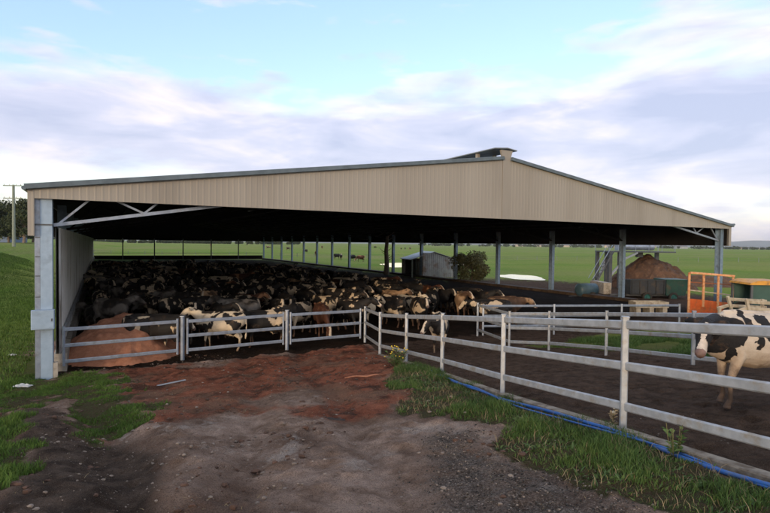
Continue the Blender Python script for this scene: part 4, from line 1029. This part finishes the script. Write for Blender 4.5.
# ------------------------------------------------------------------ manure separator stand, heap, spreader, tank
Z0 = 50
e = empty('separator_stand', P(632, 246, Z0)[:2]+(0,), R(4), 'tall steel separator platform with stairs above the brown heap', 'platform')
e.location.z = gz(e.location.x, e.location.y)
m_ = MB(); m_.box(-3.0,3.6,-1.3,1.5,3.42,3.54); m_.build('deck', M['darksteel'], e)
for (x, y) in ((-2.85,-1.2),(-2.85,1.3),(-1.9,-1.2),(-1.9,1.3),(3.3,1.3)):
    m_ = MB(); m_.box(x-.15,x+.15,y-.15,y+.15,-.2,3.42); m_.build('leg', M['darksteel'], e)
for (a, b) in (((-2.8,-1.2,1.2),(-1.3,-1.2,2.9)),((-2.8,1.3,.4),(-1.9,1.3,2.9)),((-1.9,-1.25,2.6),(-.2,-1.25,3.4))):
    m_ = MB(); m_.bar(a, b, .16, .18); m_.build('brace', M['galvw'], e)
for s_ in (-.45, .45):
    m_ = MB(); m_.bar((-4.9,-1.6+s_,0),(-2.95,-1.6+s_,3.5),.06,.11); m_.build('stair_stringer', M['darksteel'], e)
    m_ = MB(); m_.bar((-4.9,-1.6+s_,.95),(-2.95,-1.6+s_,4.3),.04,.05); m_.build('handrail', M['galv'], e)
m_ = MB()
for i in range(11): t_ = i/11; m_.box(-4.9+1.95*t_-.02,-4.9+1.95*t_+.2,-2.0,-1.2,3.5*t_+.12,3.5*t_+.16)
m_.build('stair_treads', M['darksteel'], e)
m_ = MB(); m_.tube([(-1.0,0,3.95),(1.6,0,3.95)], .30, 14); m_.box(-1.6,-1.0,-.35,.35,3.6,4.35); m_.tube([(1.6,0,3.95),(2.1,0,3.95)], [.36,.30], 14)
sp = m_.build('separator', M['galv'], e, smooth=False)
m_ = MB(); m_.bar((.7,0,3.42),(.7,0,2.95),.5,.5, up=(0,1,0)); m_.build('chute', M['darksteel'], e)
for y in (-1.25, 1.45):
    m_ = MB(); m_.box(-3.0,3.6,y-.02,y+.02,4.3,4.34)
    for i in range(6): m_.box(-3.0+i*1.3,-2.96+i*1.3,y-.02,y+.02,3.54,4.3)
    m_.build('guard_rail', M['galv'], e)
x, y, _ = P(650, 250, 50.5); heap('manure_heap', x, y, 4.3, 4.2, 3.3, M['pile'], 'tall cone of brown separated manure under the platform', 'heap', 12, 110, .8, 0, gz(x, y)-.1, .07)
x, y, _ = P(706, 250, 54); heap('manure_heap', x, y, 4.6, 3.2, 1.15, M['pile'], 'long low brown heap behind the orange cage', 'heap', 15, 70, .8, 0, gz(x, y)-.1, .3)
# block wall
x, y, _ = P(601, 250, 44); m_ = MB(); m_.box(-.32,.32,-1.4,1.4,-.3,1.15); o = m_.build('concrete_block', M['conc'], loc=(x, y, gz(x, y)-.2)); tag(o, 'upright pale concrete block at the foot of the stairs', 'block')
# tank
def wheel(par, x, y, z, r, w, tm='rubber', rm='teal', name='wheel'):
    prof = [(-.5,.62),(-.5,.86),(-.42,.97),(-.2,1.0),(.2,1.0),(.42,.97),(.5,.86),(.5,.62)]; n = 28; m_ = MB(); vs = []
    for i in range(n):
        a = i*6.283/n
        for (q, rr_) in prof: k = rr_*r*(1.0 if (i % 2 or rr_ < .95) else 1.035); vs.append((x+k*math.cos(a), y+q*w, z+k*math.sin(a)))
    k = len(prof); fs = [(i*k+j, ((i+1)%n)*k+j, ((i+1)%n)*k+j+1, i*k+j+1) for i in range(n) for j in range(k-1)]
    m_.add(vs, fs); ty = m_.build(name, M[tm], par, smooth=True)
    m_ = MB(); vs = []
    for yy, r0 in ((-.38,.64),(-.2,.5),(-.18,.2),(-.34,.16),(-.34,.0)):
        for i in range(16): a = i*6.283/16; vs.append((x+r0*r*math.cos(a), y+yy*w, z+r0*r*math.sin(a)))
    m_.add(vs, [(j*16+i, j*16+(i+1)%16, (j+1)*16+(i+1)%16, (j+1)*16+i) for j in range(4) for i in range(16)])
    o_ = len(m_.v); m_.add([(a, 2*y-b, c_) for a, b, c_ in vs], [(j*16+i, (j+1)*16+i, (j+1)*16+(i+1)%16, j*16+(i+1)%16) for j in range(4) for i in range(16)])
    m_.build('rim', M[rm], ty); return ty
x, y, _ = P(588, 250, 41); e = empty('water_cart', (x, y, gz(x, y)-.25), R(20), 'low blue-grey tank cart parked left of the separator platform', 'cart')
m_ = MB(); m_.tube([(-.95,0,.75),(-.85,0,.75),(.7,0,.75),(.8,0,.75)], [.3,.5,.5,.3], 20); m_.build('tank', simple('blue_grey_tank', (.05,.10,.14), (.035,.07,.10), 3, .5), e, smooth=True)
m_ = MB(); m_.box(-1.0,.95,-.35,.35,.2,.28); m_.bar((-1.0,0,.24),(-1.8,0,.24),.1,.1); m_.build('chassis', M['darksteel'], e)
for s_ in (-.5, .5): wheel(e, .1, s_, .3, .3, .2, rm='grey')
# spreader trailer
x, y, _ = P(650, 250, 40.5); e = empty('manure_spreader', (x, y, gz(x, y)-.25), R(0), 'green manure spreader trailer in front of the brown cone', 'trailer')
def slab(mb, prof, y0, y1):
    n = len(prof); vs = [(a, y0, b) for a, b in prof]+[(a, y1, b) for a, b in prof]
    mb.add(vs, [tuple(range(n)), tuple(range(2*n-1, n-1, -1))]+[(i+n, (i+1)%n+n, (i+1)%n, i) for i in range(n)])
m_ = MB(); slab(m_, [(-1.9,.62),(.75,.62),(.75,1.62),(-1.9,1.62)], -.95, -.90); slab(m_, [(-1.9,.62),(.75,.62),(.75,1.62),(-1.9,1.62)], .90, .95); m_.box(-1.9,.75,-.9,.9,.55,.62); m_.box(-1.95,-1.9,-.95,.95,.55,1.66)
for i in range(5): m_.box(-1.85+i*.62,-1.79+i*.62,-1.0,-.95,.6,1.62)
m_.box(-1.95,.78,-1.0,-.93,1.62,1.70); m_.build('tub', M['grey'], e)
m_ = MB(); slab(m_, [(.80,.5),(2.25,.5),(2.62,1.72),(.80,1.72)], -1.0, .95); m_.box(.78,2.7,-1.06,-1.0,1.62,1.74); m_.build('hopper', M['green'], e)
m_ = MB(); m_.box(-2.0,2.3,-.4,-.28,.38,.5); m_.box(-2.0,2.3,.28,.4,.38,.5); m_.bar((-2.0,0,.42),(-3.1,0,.42),.12,.12); m_.build('drawbar', M['darksteel'], e)
for xx in (-.7, 1.35):
    for s_ in (-.98, .98): wheel(e, xx, s_, .36, .37, .26)
# ------------------------------------------------------------------ orange cage
Z = 24.5; x0, y0, _ = P(689, 280, Z); zg0 = 0.12
e = empty('orange_cage', (x0, y0, zg0), R(10), 'rusty orange steel crush cage with a plated lower half', 'cage')
wid = 2.42
def zy(py, px): return CAMZ-(py-hor(px))*Z/FPX-zg0
tl, tr = zy(272.5, 690), zy(277.5, 738)+.05
m_ = MB(); slab(m_, [(0.05,zy(313,690)),(wid-.05,zy(314,738)),(wid-.05,zy(304,738)),(0.05,zy(298.5,690))], -.02, .02); m_.build('side_plate', M['orange'], e)
for i, f in enumerate((0, .325, .66, 1)):
    xx = f*wid; top = tl+(tr-tl)*f; m_ = MB(); m_.bar((xx,-.045,.0 if f in (0,1) else zy(301,710)-.3),(xx,-.045,top),.10,.07,up=(0,1,0),bev=.01); m_.build('upright', M['orangepale'], e)
for (a, b, mt, w_) in ((tl, tr, 'orangepale', .09), (zy(282,690), zy(285.5,738), 'rust', .05), (zy(290,690), zy(296,738), 'cream', .06)):
    m_ = MB(); m_.bar((.04,.02 if mt != 'orangepale' else -.1,a),(wid-.04,.02 if mt != 'orangepale' else -.1,b),.05,w_,bev=.008); m_.build('cross_rail', M[mt], e)
m_ = MB(); m_.bar((0,-.1,tl),(wid,-.1,tr),.09,.1,bev=.01); m_.build('top_rail', M['orangepale'], e)
# ------------------------------------------------------------------ tractor, nose to the left
Z = 21; x0 = P(770, 280, Z)[0]; e = empty('tractor', (x0+.62, Z+1.2, .0), R(172), 'old tractor with an ochre cab roof parked at the right edge', 'tractor')
H_ = 2.62
m_ = MB(); slab(m_, [(-1.05,H_-.16),(-.95,H_-.05),(-.5,H_),(.6,H_),(.9,H_-.1),(.95,H_-.18)], -.85, .85); m_.build('cab_roof', M['yellow'], e)
for (xx, yy) in ((-.88,-.75),(-.88,.75),(-.02,-.78),(.82,-.78),(.82,.75)):
    m_ = MB(); m_.bar((xx*1.05,yy,1.1),(xx,yy,H_-.15),.08,.08,up=(0,1,0)); m_.build('cab_pillar', M['darksteel'], e)
for sg in (-.74, .74):
    m_ = MB(); m_.box(-.83,-.06,sg-.01,sg+.01,1.3,H_-.17); m_.box(.02,.78,sg-.01,sg+.01,1.3,H_-.17); m_.build('cab_window', M['glass'], e)
m_ = MB(); m_.box(-.90,-.88,-.7,.7,1.35,H_-.17); m_.build('windscreen', M['glass'], e)
m_ = MB(); m_.box(-.9,.85,-.72,.72,.75,1.28); m_.build('cab_base', M['green'], e)
m_ = MB(); slab(m_, [(-2.6,.75),(-.92,.75),(-.92,1.55),(-2.4,1.42),(-2.6,1.25)], -.36, .36); m_.build('bonnet', M['green'], e)
m_ = MB(); m_.box(-2.63,-2.6,-.3,.3,.8,1.22); m_.build('grille', M['grey'], e)
m_ = MB(); m_.tube([(-1.5,.2,1.5),(-1.5,.2,2.3)], .05, 8); m_.build('exhaust', M['rust'], e)
m_ = MB(); m_.box(-2.2,.9,-.25,.25,.5,.75); m_.build('chassis', M['darksteel'], e)
for s_ in (-.85, .85): wheel(e, .35, s_, .80, .80, .45, rm='yellow'); wheel(e, -2.0, s_*.85, .45, .46, .28, rm='yellow')
# pale timber loading rails before the tractor
e = empty('timber_ramp', (P(738, 300, 18.5)[0], 18.5, .3), R(4), 'pair of pale weathered timber loading rails in front of the tractor', 'ramp')
for k, yy in enumerate((0, .9)):
    for (a, b) in (((-.05,yy,1.38),(.42,yy,1.52)),((.36,yy,1.75),(1.9,yy,1.66)),((.42,yy,1.50),(1.9,yy,1.42)),((.5,yy,1.28),(1.9,yy,1.18))):
        m_ = MB(); m_.bar(a, b, .06, .12, bev=.01); m_.build('rail', M['cream'], e)
    for (a, b) in (((.62,yy-.05,.9),(.30,yy-.05,1.86)),((0,yy-.05,0),(0,yy-.05,1.45)),((.66,yy-.05,0),(.66,yy-.05,1.3)),((1.7,yy-.05,0),(1.7,yy-.05,1.75))):
        m_ = MB(); m_.bar(a, b, .09, .10, up=(0,1,0), bev=.01); m_.build('post', M['cream'], e)
# ------------------------------------------------------------------ power pole
Z = 78; x = P(14, 240, Z)[0]; zb = CAMZ-(246.5-hor(14))*Z/FPX
e = empty('power_pole', (x, Z, gz(x, Z)-.2), 0, 'pale timber power pole with two crossarms beyond the left slope', 'pole')
topz = CAMZ+(hor(14)-185)*Z/FPX-e.location.z
m_ = MB(); m_.tube([(0,0,0),(0,0,topz)], [.24,.16], 12); m_.build('mast', M['wood'], e)
for dz_ in (.15, 2.05):
    m_ = MB(); m_.box(-1.45,1.35,-.2,-.08,topz-dz_-.06,topz-dz_+.06); ca = m_.build('crossarm', M['wood'], e)
    m_ = MB()
    for xx in (-1.3,-.5,.5,1.2): m_.tube([(xx,-.14,topz-dz_+.06),(xx,-.14,topz-dz_+.24)], [.05,.03], 6)
    m_.build('insulators', M['conc'], ca)
# far fence at left, houses, town
def house(px, Z, w, d, h, rf, wm, rm, label, group=None, rz=0, zz=None, py=None):
    x = (px-385)/FPX*Z; z = gz(x, Z) if zz is None else zz
    e = empty('house', (x, Z, z-.2), rz, label, 'house', group); m_ = MB(); m_.box(-w/2,w/2,-d/2,d/2,0,h); wl = m_.build('wall', M[wm], e)
    m_ = MB(); m_.add([(-w/2-.4,-d/2-.4,h),(w/2+.4,-d/2-.4,h),(w/2+.4,d/2+.4,h),(-w/2-.4,d/2+.4,h),(-w/2+.6,0,h+rf),(w/2-.6,0,h+rf)], [(0,1,5,4),(2,3,4,5),(1,2,5),(3,0,4),(3,2,1,0)]); m_.build('roof', M[rm], e)
    m_ = MB()
    for k in range(3): xx = -w/2+w*(k+.7)/3.6; m_.box(xx-.5,xx+.5,-d/2-.04,-d/2-.003,1.0,2.1)
    m_.build('window', M['glass'], e); return e
house(2, 140, 9, 7, 3.0, 1.6, 'houseblue', 'house_r', 'small blue-walled house under the dark trees at the far left')
hr = random.Random(12); sidew = ['cream house with a grey roof on the far plain']
pl = [(566,2.2),(590,3.0),(612,2.6),(742,4.5),(751,4),(757,5),(765,6),(775,5),(735,4),(700,3),(680,3),(650,3),(628,3),(540,3),(520,3)]
names_ = ['thirteenth','x']
for i, (px, s_) in enumerate(sorted(pl)):
    Z = 1150+hr.random()*500
    house(px, Z, 12+hr.random()*26, 12, 3.2+hr.random()*2.5, 1.5+hr.random()*2, hr.choice(['house_w','house_w','house_w','tin']), 'house_r', f'{ordw[i]} cream far-off building from the left on the plain under the hills', 'far-off buildings on the plain', hr.uniform(-.3,.3))
# distant tree lines: one mass each
rr = np.random.default_rng(9)
def belt(name, px0, px1, Z, h, n, label, jit=30, leaf='leaf_tree', ls=2.2):
    x0 = (px0-385)/FPX*Z; x1 = (px1-385)/FPX*Z
    nc = max(6, int(abs(x1-x0)/(h*.5))); cx = rr.uniform(x0, x1, nc); cy = Z+rr.uniform(-jit, jit, nc); ch = h*rr.uniform(.45, 1.1, nc)
    ci = rr.integers(0, nc, n); d = rr.normal(size=(n, 3)); d /= np.linalg.norm(d, axis=1)[:, None]; rad = rr.random(n)**.4
    zz = ground(cx, cy)
    pos = np.stack([cx[ci]+d[:,0]*rad*ch[ci]*.75, cy[ci]+d[:,1]*rad*ch[ci]*.75, zz[ci]+ch[ci]*.5+d[:,2]*rad*ch[ci]*.5], -1)
    a1 = rr.normal(size=(n, 3)); a1 /= np.linalg.norm(a1, axis=1)[:, None]; a2 = np.cross(a1, rr.normal(size=(n, 3))); a2 /= np.linalg.norm(a2, axis=1)[:, None]
    V = np.stack([pos-a1*ls*.5, pos+a2*ls*.35, pos+a1*ls*.5, pos-a2*ls*.35], 1).astype(np.float32)
    m = bpy.data.meshes.new(name); m.vertices.add(n*4); m.vertices.foreach_set('co', V.ravel()); m.loops.add(n*4); m.loops.foreach_set('vertex_index', np.arange(n*4, dtype=np.int32))
    m.polygons.add(n); m.polygons.foreach_set('loop_start', np.arange(0, n*4, 4, dtype=np.int32)); m.update(calc_edges=True); m.materials.append(M[leaf])
    o = bpy.data.objects.new(name, m); COL.objects.link(o); tag(o, label, 'trees', kind='stuff')
belt('tree_belt', -120, 300, 640, 4.5, 40000, 'dark tree belt along the far left skyline', 40)
belt('tree_belt', 420, 900, 1150, 7, 14000, 'thin scrubby tree belt by the far buildings', 150, ls=3)
# hills
m_ = MB(); vs = []; fs = []; n = 160
for i in range(n):
    x = -9000+i*(22000)/n
    hh = 60+95*max(0, .55+mnoise.fractal(Vector((x*.00045, 3.1, 0)), 1, 2, 5)*.9)
    for k, (dy, f) in enumerate(((0,0),(500,.55),(1100,1),(1800,.8),(2600,0))): vs.append((x, 6900+dy, -5+hh*f*(1+.08*mnoise.noise(Vector((x*.003, k, 1))))))
for i in range(n-1):
    for k in range(4): a = i*5+k; fs.append((a,a+5,a+6,a+1))
m_.add(vs, fs); o = m_.build('hills', M['hillm'], smooth=True); o['kind'] = 'structure'
HAZE = 8e-5
if HAZE:
    m_ = MB(); m_.box(-9600, 14000, -90, 9700, -9, 175); hm2 = bpy.data.materials.new('haze'); hm2.use_nodes = True; ht = hm2.node_tree; ht.nodes.clear()
    ho = ht.nodes.new('ShaderNodeOutputMaterial'); hv = ht.nodes.new('ShaderNodeVolumePrincipled'); hv.inputs['Color'].default_value = (.86,.92,1,1); hv.inputs['Density'].default_value = HAZE; hv.inputs['Anisotropy'].default_value = .2
    ht.links.new(hv.outputs[0], ho.inputs['Volume']); hz = m_.build('haze', hm2); hz['kind'] = 'stuff'; hz['label'] = 'thin pale air haze over the far hills'; hz['category'] = 'haze'
# ------------------------------------------------------------------ sky and sun
SUN_EL = R(6); tr_ = np.array([.40, .917])      # light travels forward and a little right
sun_az = math.atan2(-tr_[0], -tr_[1])            # compass bearing of the sun, from +Y towards +X
w = bpy.data.worlds.new('World'); scene.world = w; w.use_nodes = True; nt = w.node_tree; nt.nodes.clear()
N = lambda ty, **k: (lambda nd: ([setattr(nd, a, b) for a, b in k.items()], nd)[1])(nt.nodes.new(ty))
def lk(a, b): nt.links.new(a, b)
def mth(op, a, b=None, c=None, clamp=False):
    m = N('ShaderNodeMath', operation=op, use_clamp=clamp)
    for i, v in enumerate((a, b, c)):
        if v is None: continue
        if isinstance(v, (int, float)): m.inputs[i].default_value = v
        else: lk(v, m.inputs[i])
    return m.outputs[0]
def wr(fac, stops):
    r = N('ShaderNodeValToRGB'); e = r.color_ramp.elements
    while len(e) < len(stops): e.new(.5)
    for el, (p_, c_) in zip(e, stops): el.position = p_; el.color = (c_ if hasattr(c_, '__len__') else (c_,)*3)+(1,)
    lk(fac, r.inputs[0]); return r.outputs[0]
def wmix(f, a, b):
    m = N('ShaderNodeMix', data_type='RGBA')
    for s_, v in ((m.inputs[0], f), (m.inputs[6], a), (m.inputs[7], b)):
        if isinstance(v, (int, float)): s_.default_value = v
        elif isinstance(v, tuple): s_.default_value = v+(1,)
        else: lk(v, s_)
    return m.outputs[2]
sky = N('ShaderNodeTexSky', sky_type='NISHITA'); sky.sun_disc = False; sky.sun_elevation = SUN_EL; sky.sun_rotation = sun_az
sky.air_density = 1.0; sky.dust_density = .6; sky.ozone_density = 1.5; sky.altitude = 100
bg = N('ShaderNodeBackground'); out = N('ShaderNodeOutputWorld'); lk(bg.outputs[0], out.inputs[0]); bg.inputs[1].default_value = .15
tc = N('ShaderNodeTexCoord').outputs['Generated']
sx_ = N('ShaderNodeSeparateXYZ'); lk(tc, sx_.inputs[0]); dx_, dy_, dz_ = sx_.outputs
el_ = mth('ARCSINE', dz_); az_ = mth('ARCTAN2', dx_, dy_)
cb = N('ShaderNodeCombineXYZ'); lk(mth('MULTIPLY', az_, 1.0), cb.inputs[0]); lk(mth('MULTIPLY', el_, 3.6), cb.inputs[1])
def wn(vec, sc, det=6, ro=.55, di=0.0):
    n_ = N('ShaderNodeTexNoise'); n_.inputs['Scale'].default_value = sc; n_.inputs['Detail'].default_value = det; n_.inputs['Roughness'].default_value = ro; n_.inputs['Distortion'].default_value = di
    lk(vec, n_.inputs['Vector']); return n_.outputs['Fac']
n1 = wn(cb.outputs[0], 2.6, 8, .52, .3); n2 = wn(cb.outputs[0], 7.5, 6, .55, .2)
n3 = wn(cb.outputs[0], 1.3, 3, .5)
# long grey-lilac band, 8 to 16 degrees up; broken cloud higher on the right
band = mth('MULTIPLY', mth('SUBTRACT', el_, mth('ADD', .185, mth('MULTIPLY', mth('SUBTRACT', n3, .5), .10))), 13.5)
band = mth('EXPONENT', mth('MULTIPLY', mth('MULTIPLY', band, band), -1.0))
rt = mth('MULTIPLY', mth('ADD', az_, .12), 1.6, clamp=True)
up = mth('MULTIPLY', rt, mth('MULTIPLY', mth('SUBTRACT', .62, el_), 1.6, clamp=True))
lowc = mth('MULTIPLY', rt, mth('MULTIPLY', mth('SUBTRACT', .16, el_), 5.0, clamp=True))
cov = mth('ADD', mth('ADD', mth('MULTIPLY', band, .72), mth('MULTIPLY', up, .33)), mth('MULTIPLY', lowc, -.05))
cl_ = mth('ADD', cov, mth('ADD', mth('MULTIPLY', mth('SUBTRACT', n1, .5), 1.1), mth('MULTIPLY', mth('SUBTRACT', n2, .5), .6)))
mask = wr(cl_, [(.10, 0.0), (.22, .55), (.42, .88)])
n4 = wn(cb.outputs[0], 4.2, 7, .55, .4)
shade = mth('ADD', mth('MULTIPLY', mth('SUBTRACT', n4, .28), 1.7), mth('MULTIPLY', mth('SUBTRACT', cl_, .3), -.55))
K = 3.72
ccol = wr(mth('ADD', shade, .12), [(.06, (.48,.51,.69)), (.36, (.64,.64,.80)), (.70, (1.0,.89,.86))])
cs_ = N('ShaderNodeVectorMath', operation='SCALE'); lk(ccol, cs_.inputs[0]); cs_.inputs['Scale'].default_value = K
ss_ = N('ShaderNodeVectorMath', operation='MULTIPLY'); lk(sky.outputs[0], ss_.inputs[0]); ss_.inputs[1].default_value = (1.0,.90,.98)
# a thin bright veil of high cloud over the clear part
vl = N('ShaderNodeVectorMath', operation='SCALE'); lk(wr(mth('MULTIPLY', dz_, 1.6), [(0.0, (.90,.95,.95)), (.16, (.68,.90,1.02)), (.45, (.52,.80,1.10)), (.9, (.45,.70,1.12))]), vl.inputs[0]); vl.inputs['Scale'].default_value = 1.28
va = N('ShaderNodeVectorMath', operation='ADD'); lk(vl.outputs[0], va.inputs[0]); lk(ss_.outputs[0], va.inputs[1])
fin = wmix(mask, va.outputs[0], cs_.outputs[0])
# the half of the sky behind and far above the camera: unseen warm cloud, added to warm the light
bk = mth('ADD', mth('MULTIPLY', mth('ADD', dy_, -.12), -3.0, clamp=True), mth('MULTIPLY', mth('SUBTRACT', dz_, .60), 3.5, clamp=True), clamp=True)
bk = mth('MULTIPLY', bk, mth('MULTIPLY', mth('ADD', n1, -.25), 2.6, clamp=True))
wc = N('ShaderNodeVectorMath', operation='SCALE'); wc.inputs[0].default_value = (1.0,.90,.80); wc.inputs['Scale'].default_value = 4.3
fin = wmix(bk, fin, wc.outputs[0])
lk(fin, bg.inputs[0])
sl = bpy.data.lights.new('sun', 'SUN'); sl.energy = 1.1; sl.angle = R(10); sl.color = (1.0,.74,.48)
so = bpy.data.objects.new('sun', sl); COL.objects.link(so)
dirv = Vector((tr_[0]*math.cos(SUN_EL), tr_[1]*math.cos(SUN_EL), -math.sin(SUN_EL))); so.rotation_euler = dirv.to_track_quat('-Z', 'Y').to_euler()
# ------------------------------------------------------------------ camera
cam = bpy.data.cameras.new('camera'); cam.lens = 24.0; cam.sensor_width = 36; cam.clip_start = .1; cam.clip_end = 30000
co_ = bpy.data.objects.new('camera', cam); COL.objects.link(co_)
co_.matrix_world = Matrix.Translation((0,0,CAMZ)) @ Matrix.Rotation(R(90-1.46), 4, 'X') @ Matrix.Rotation(R(.68), 4, 'Z')
scene.camera = co_
vs_ = scene.view_settings; vs_.view_transform = 'Standard'; vs_.look = 'None'; vs_.gamma = 1; vs_.exposure = 1.12; vs_.use_curve_mapping = False
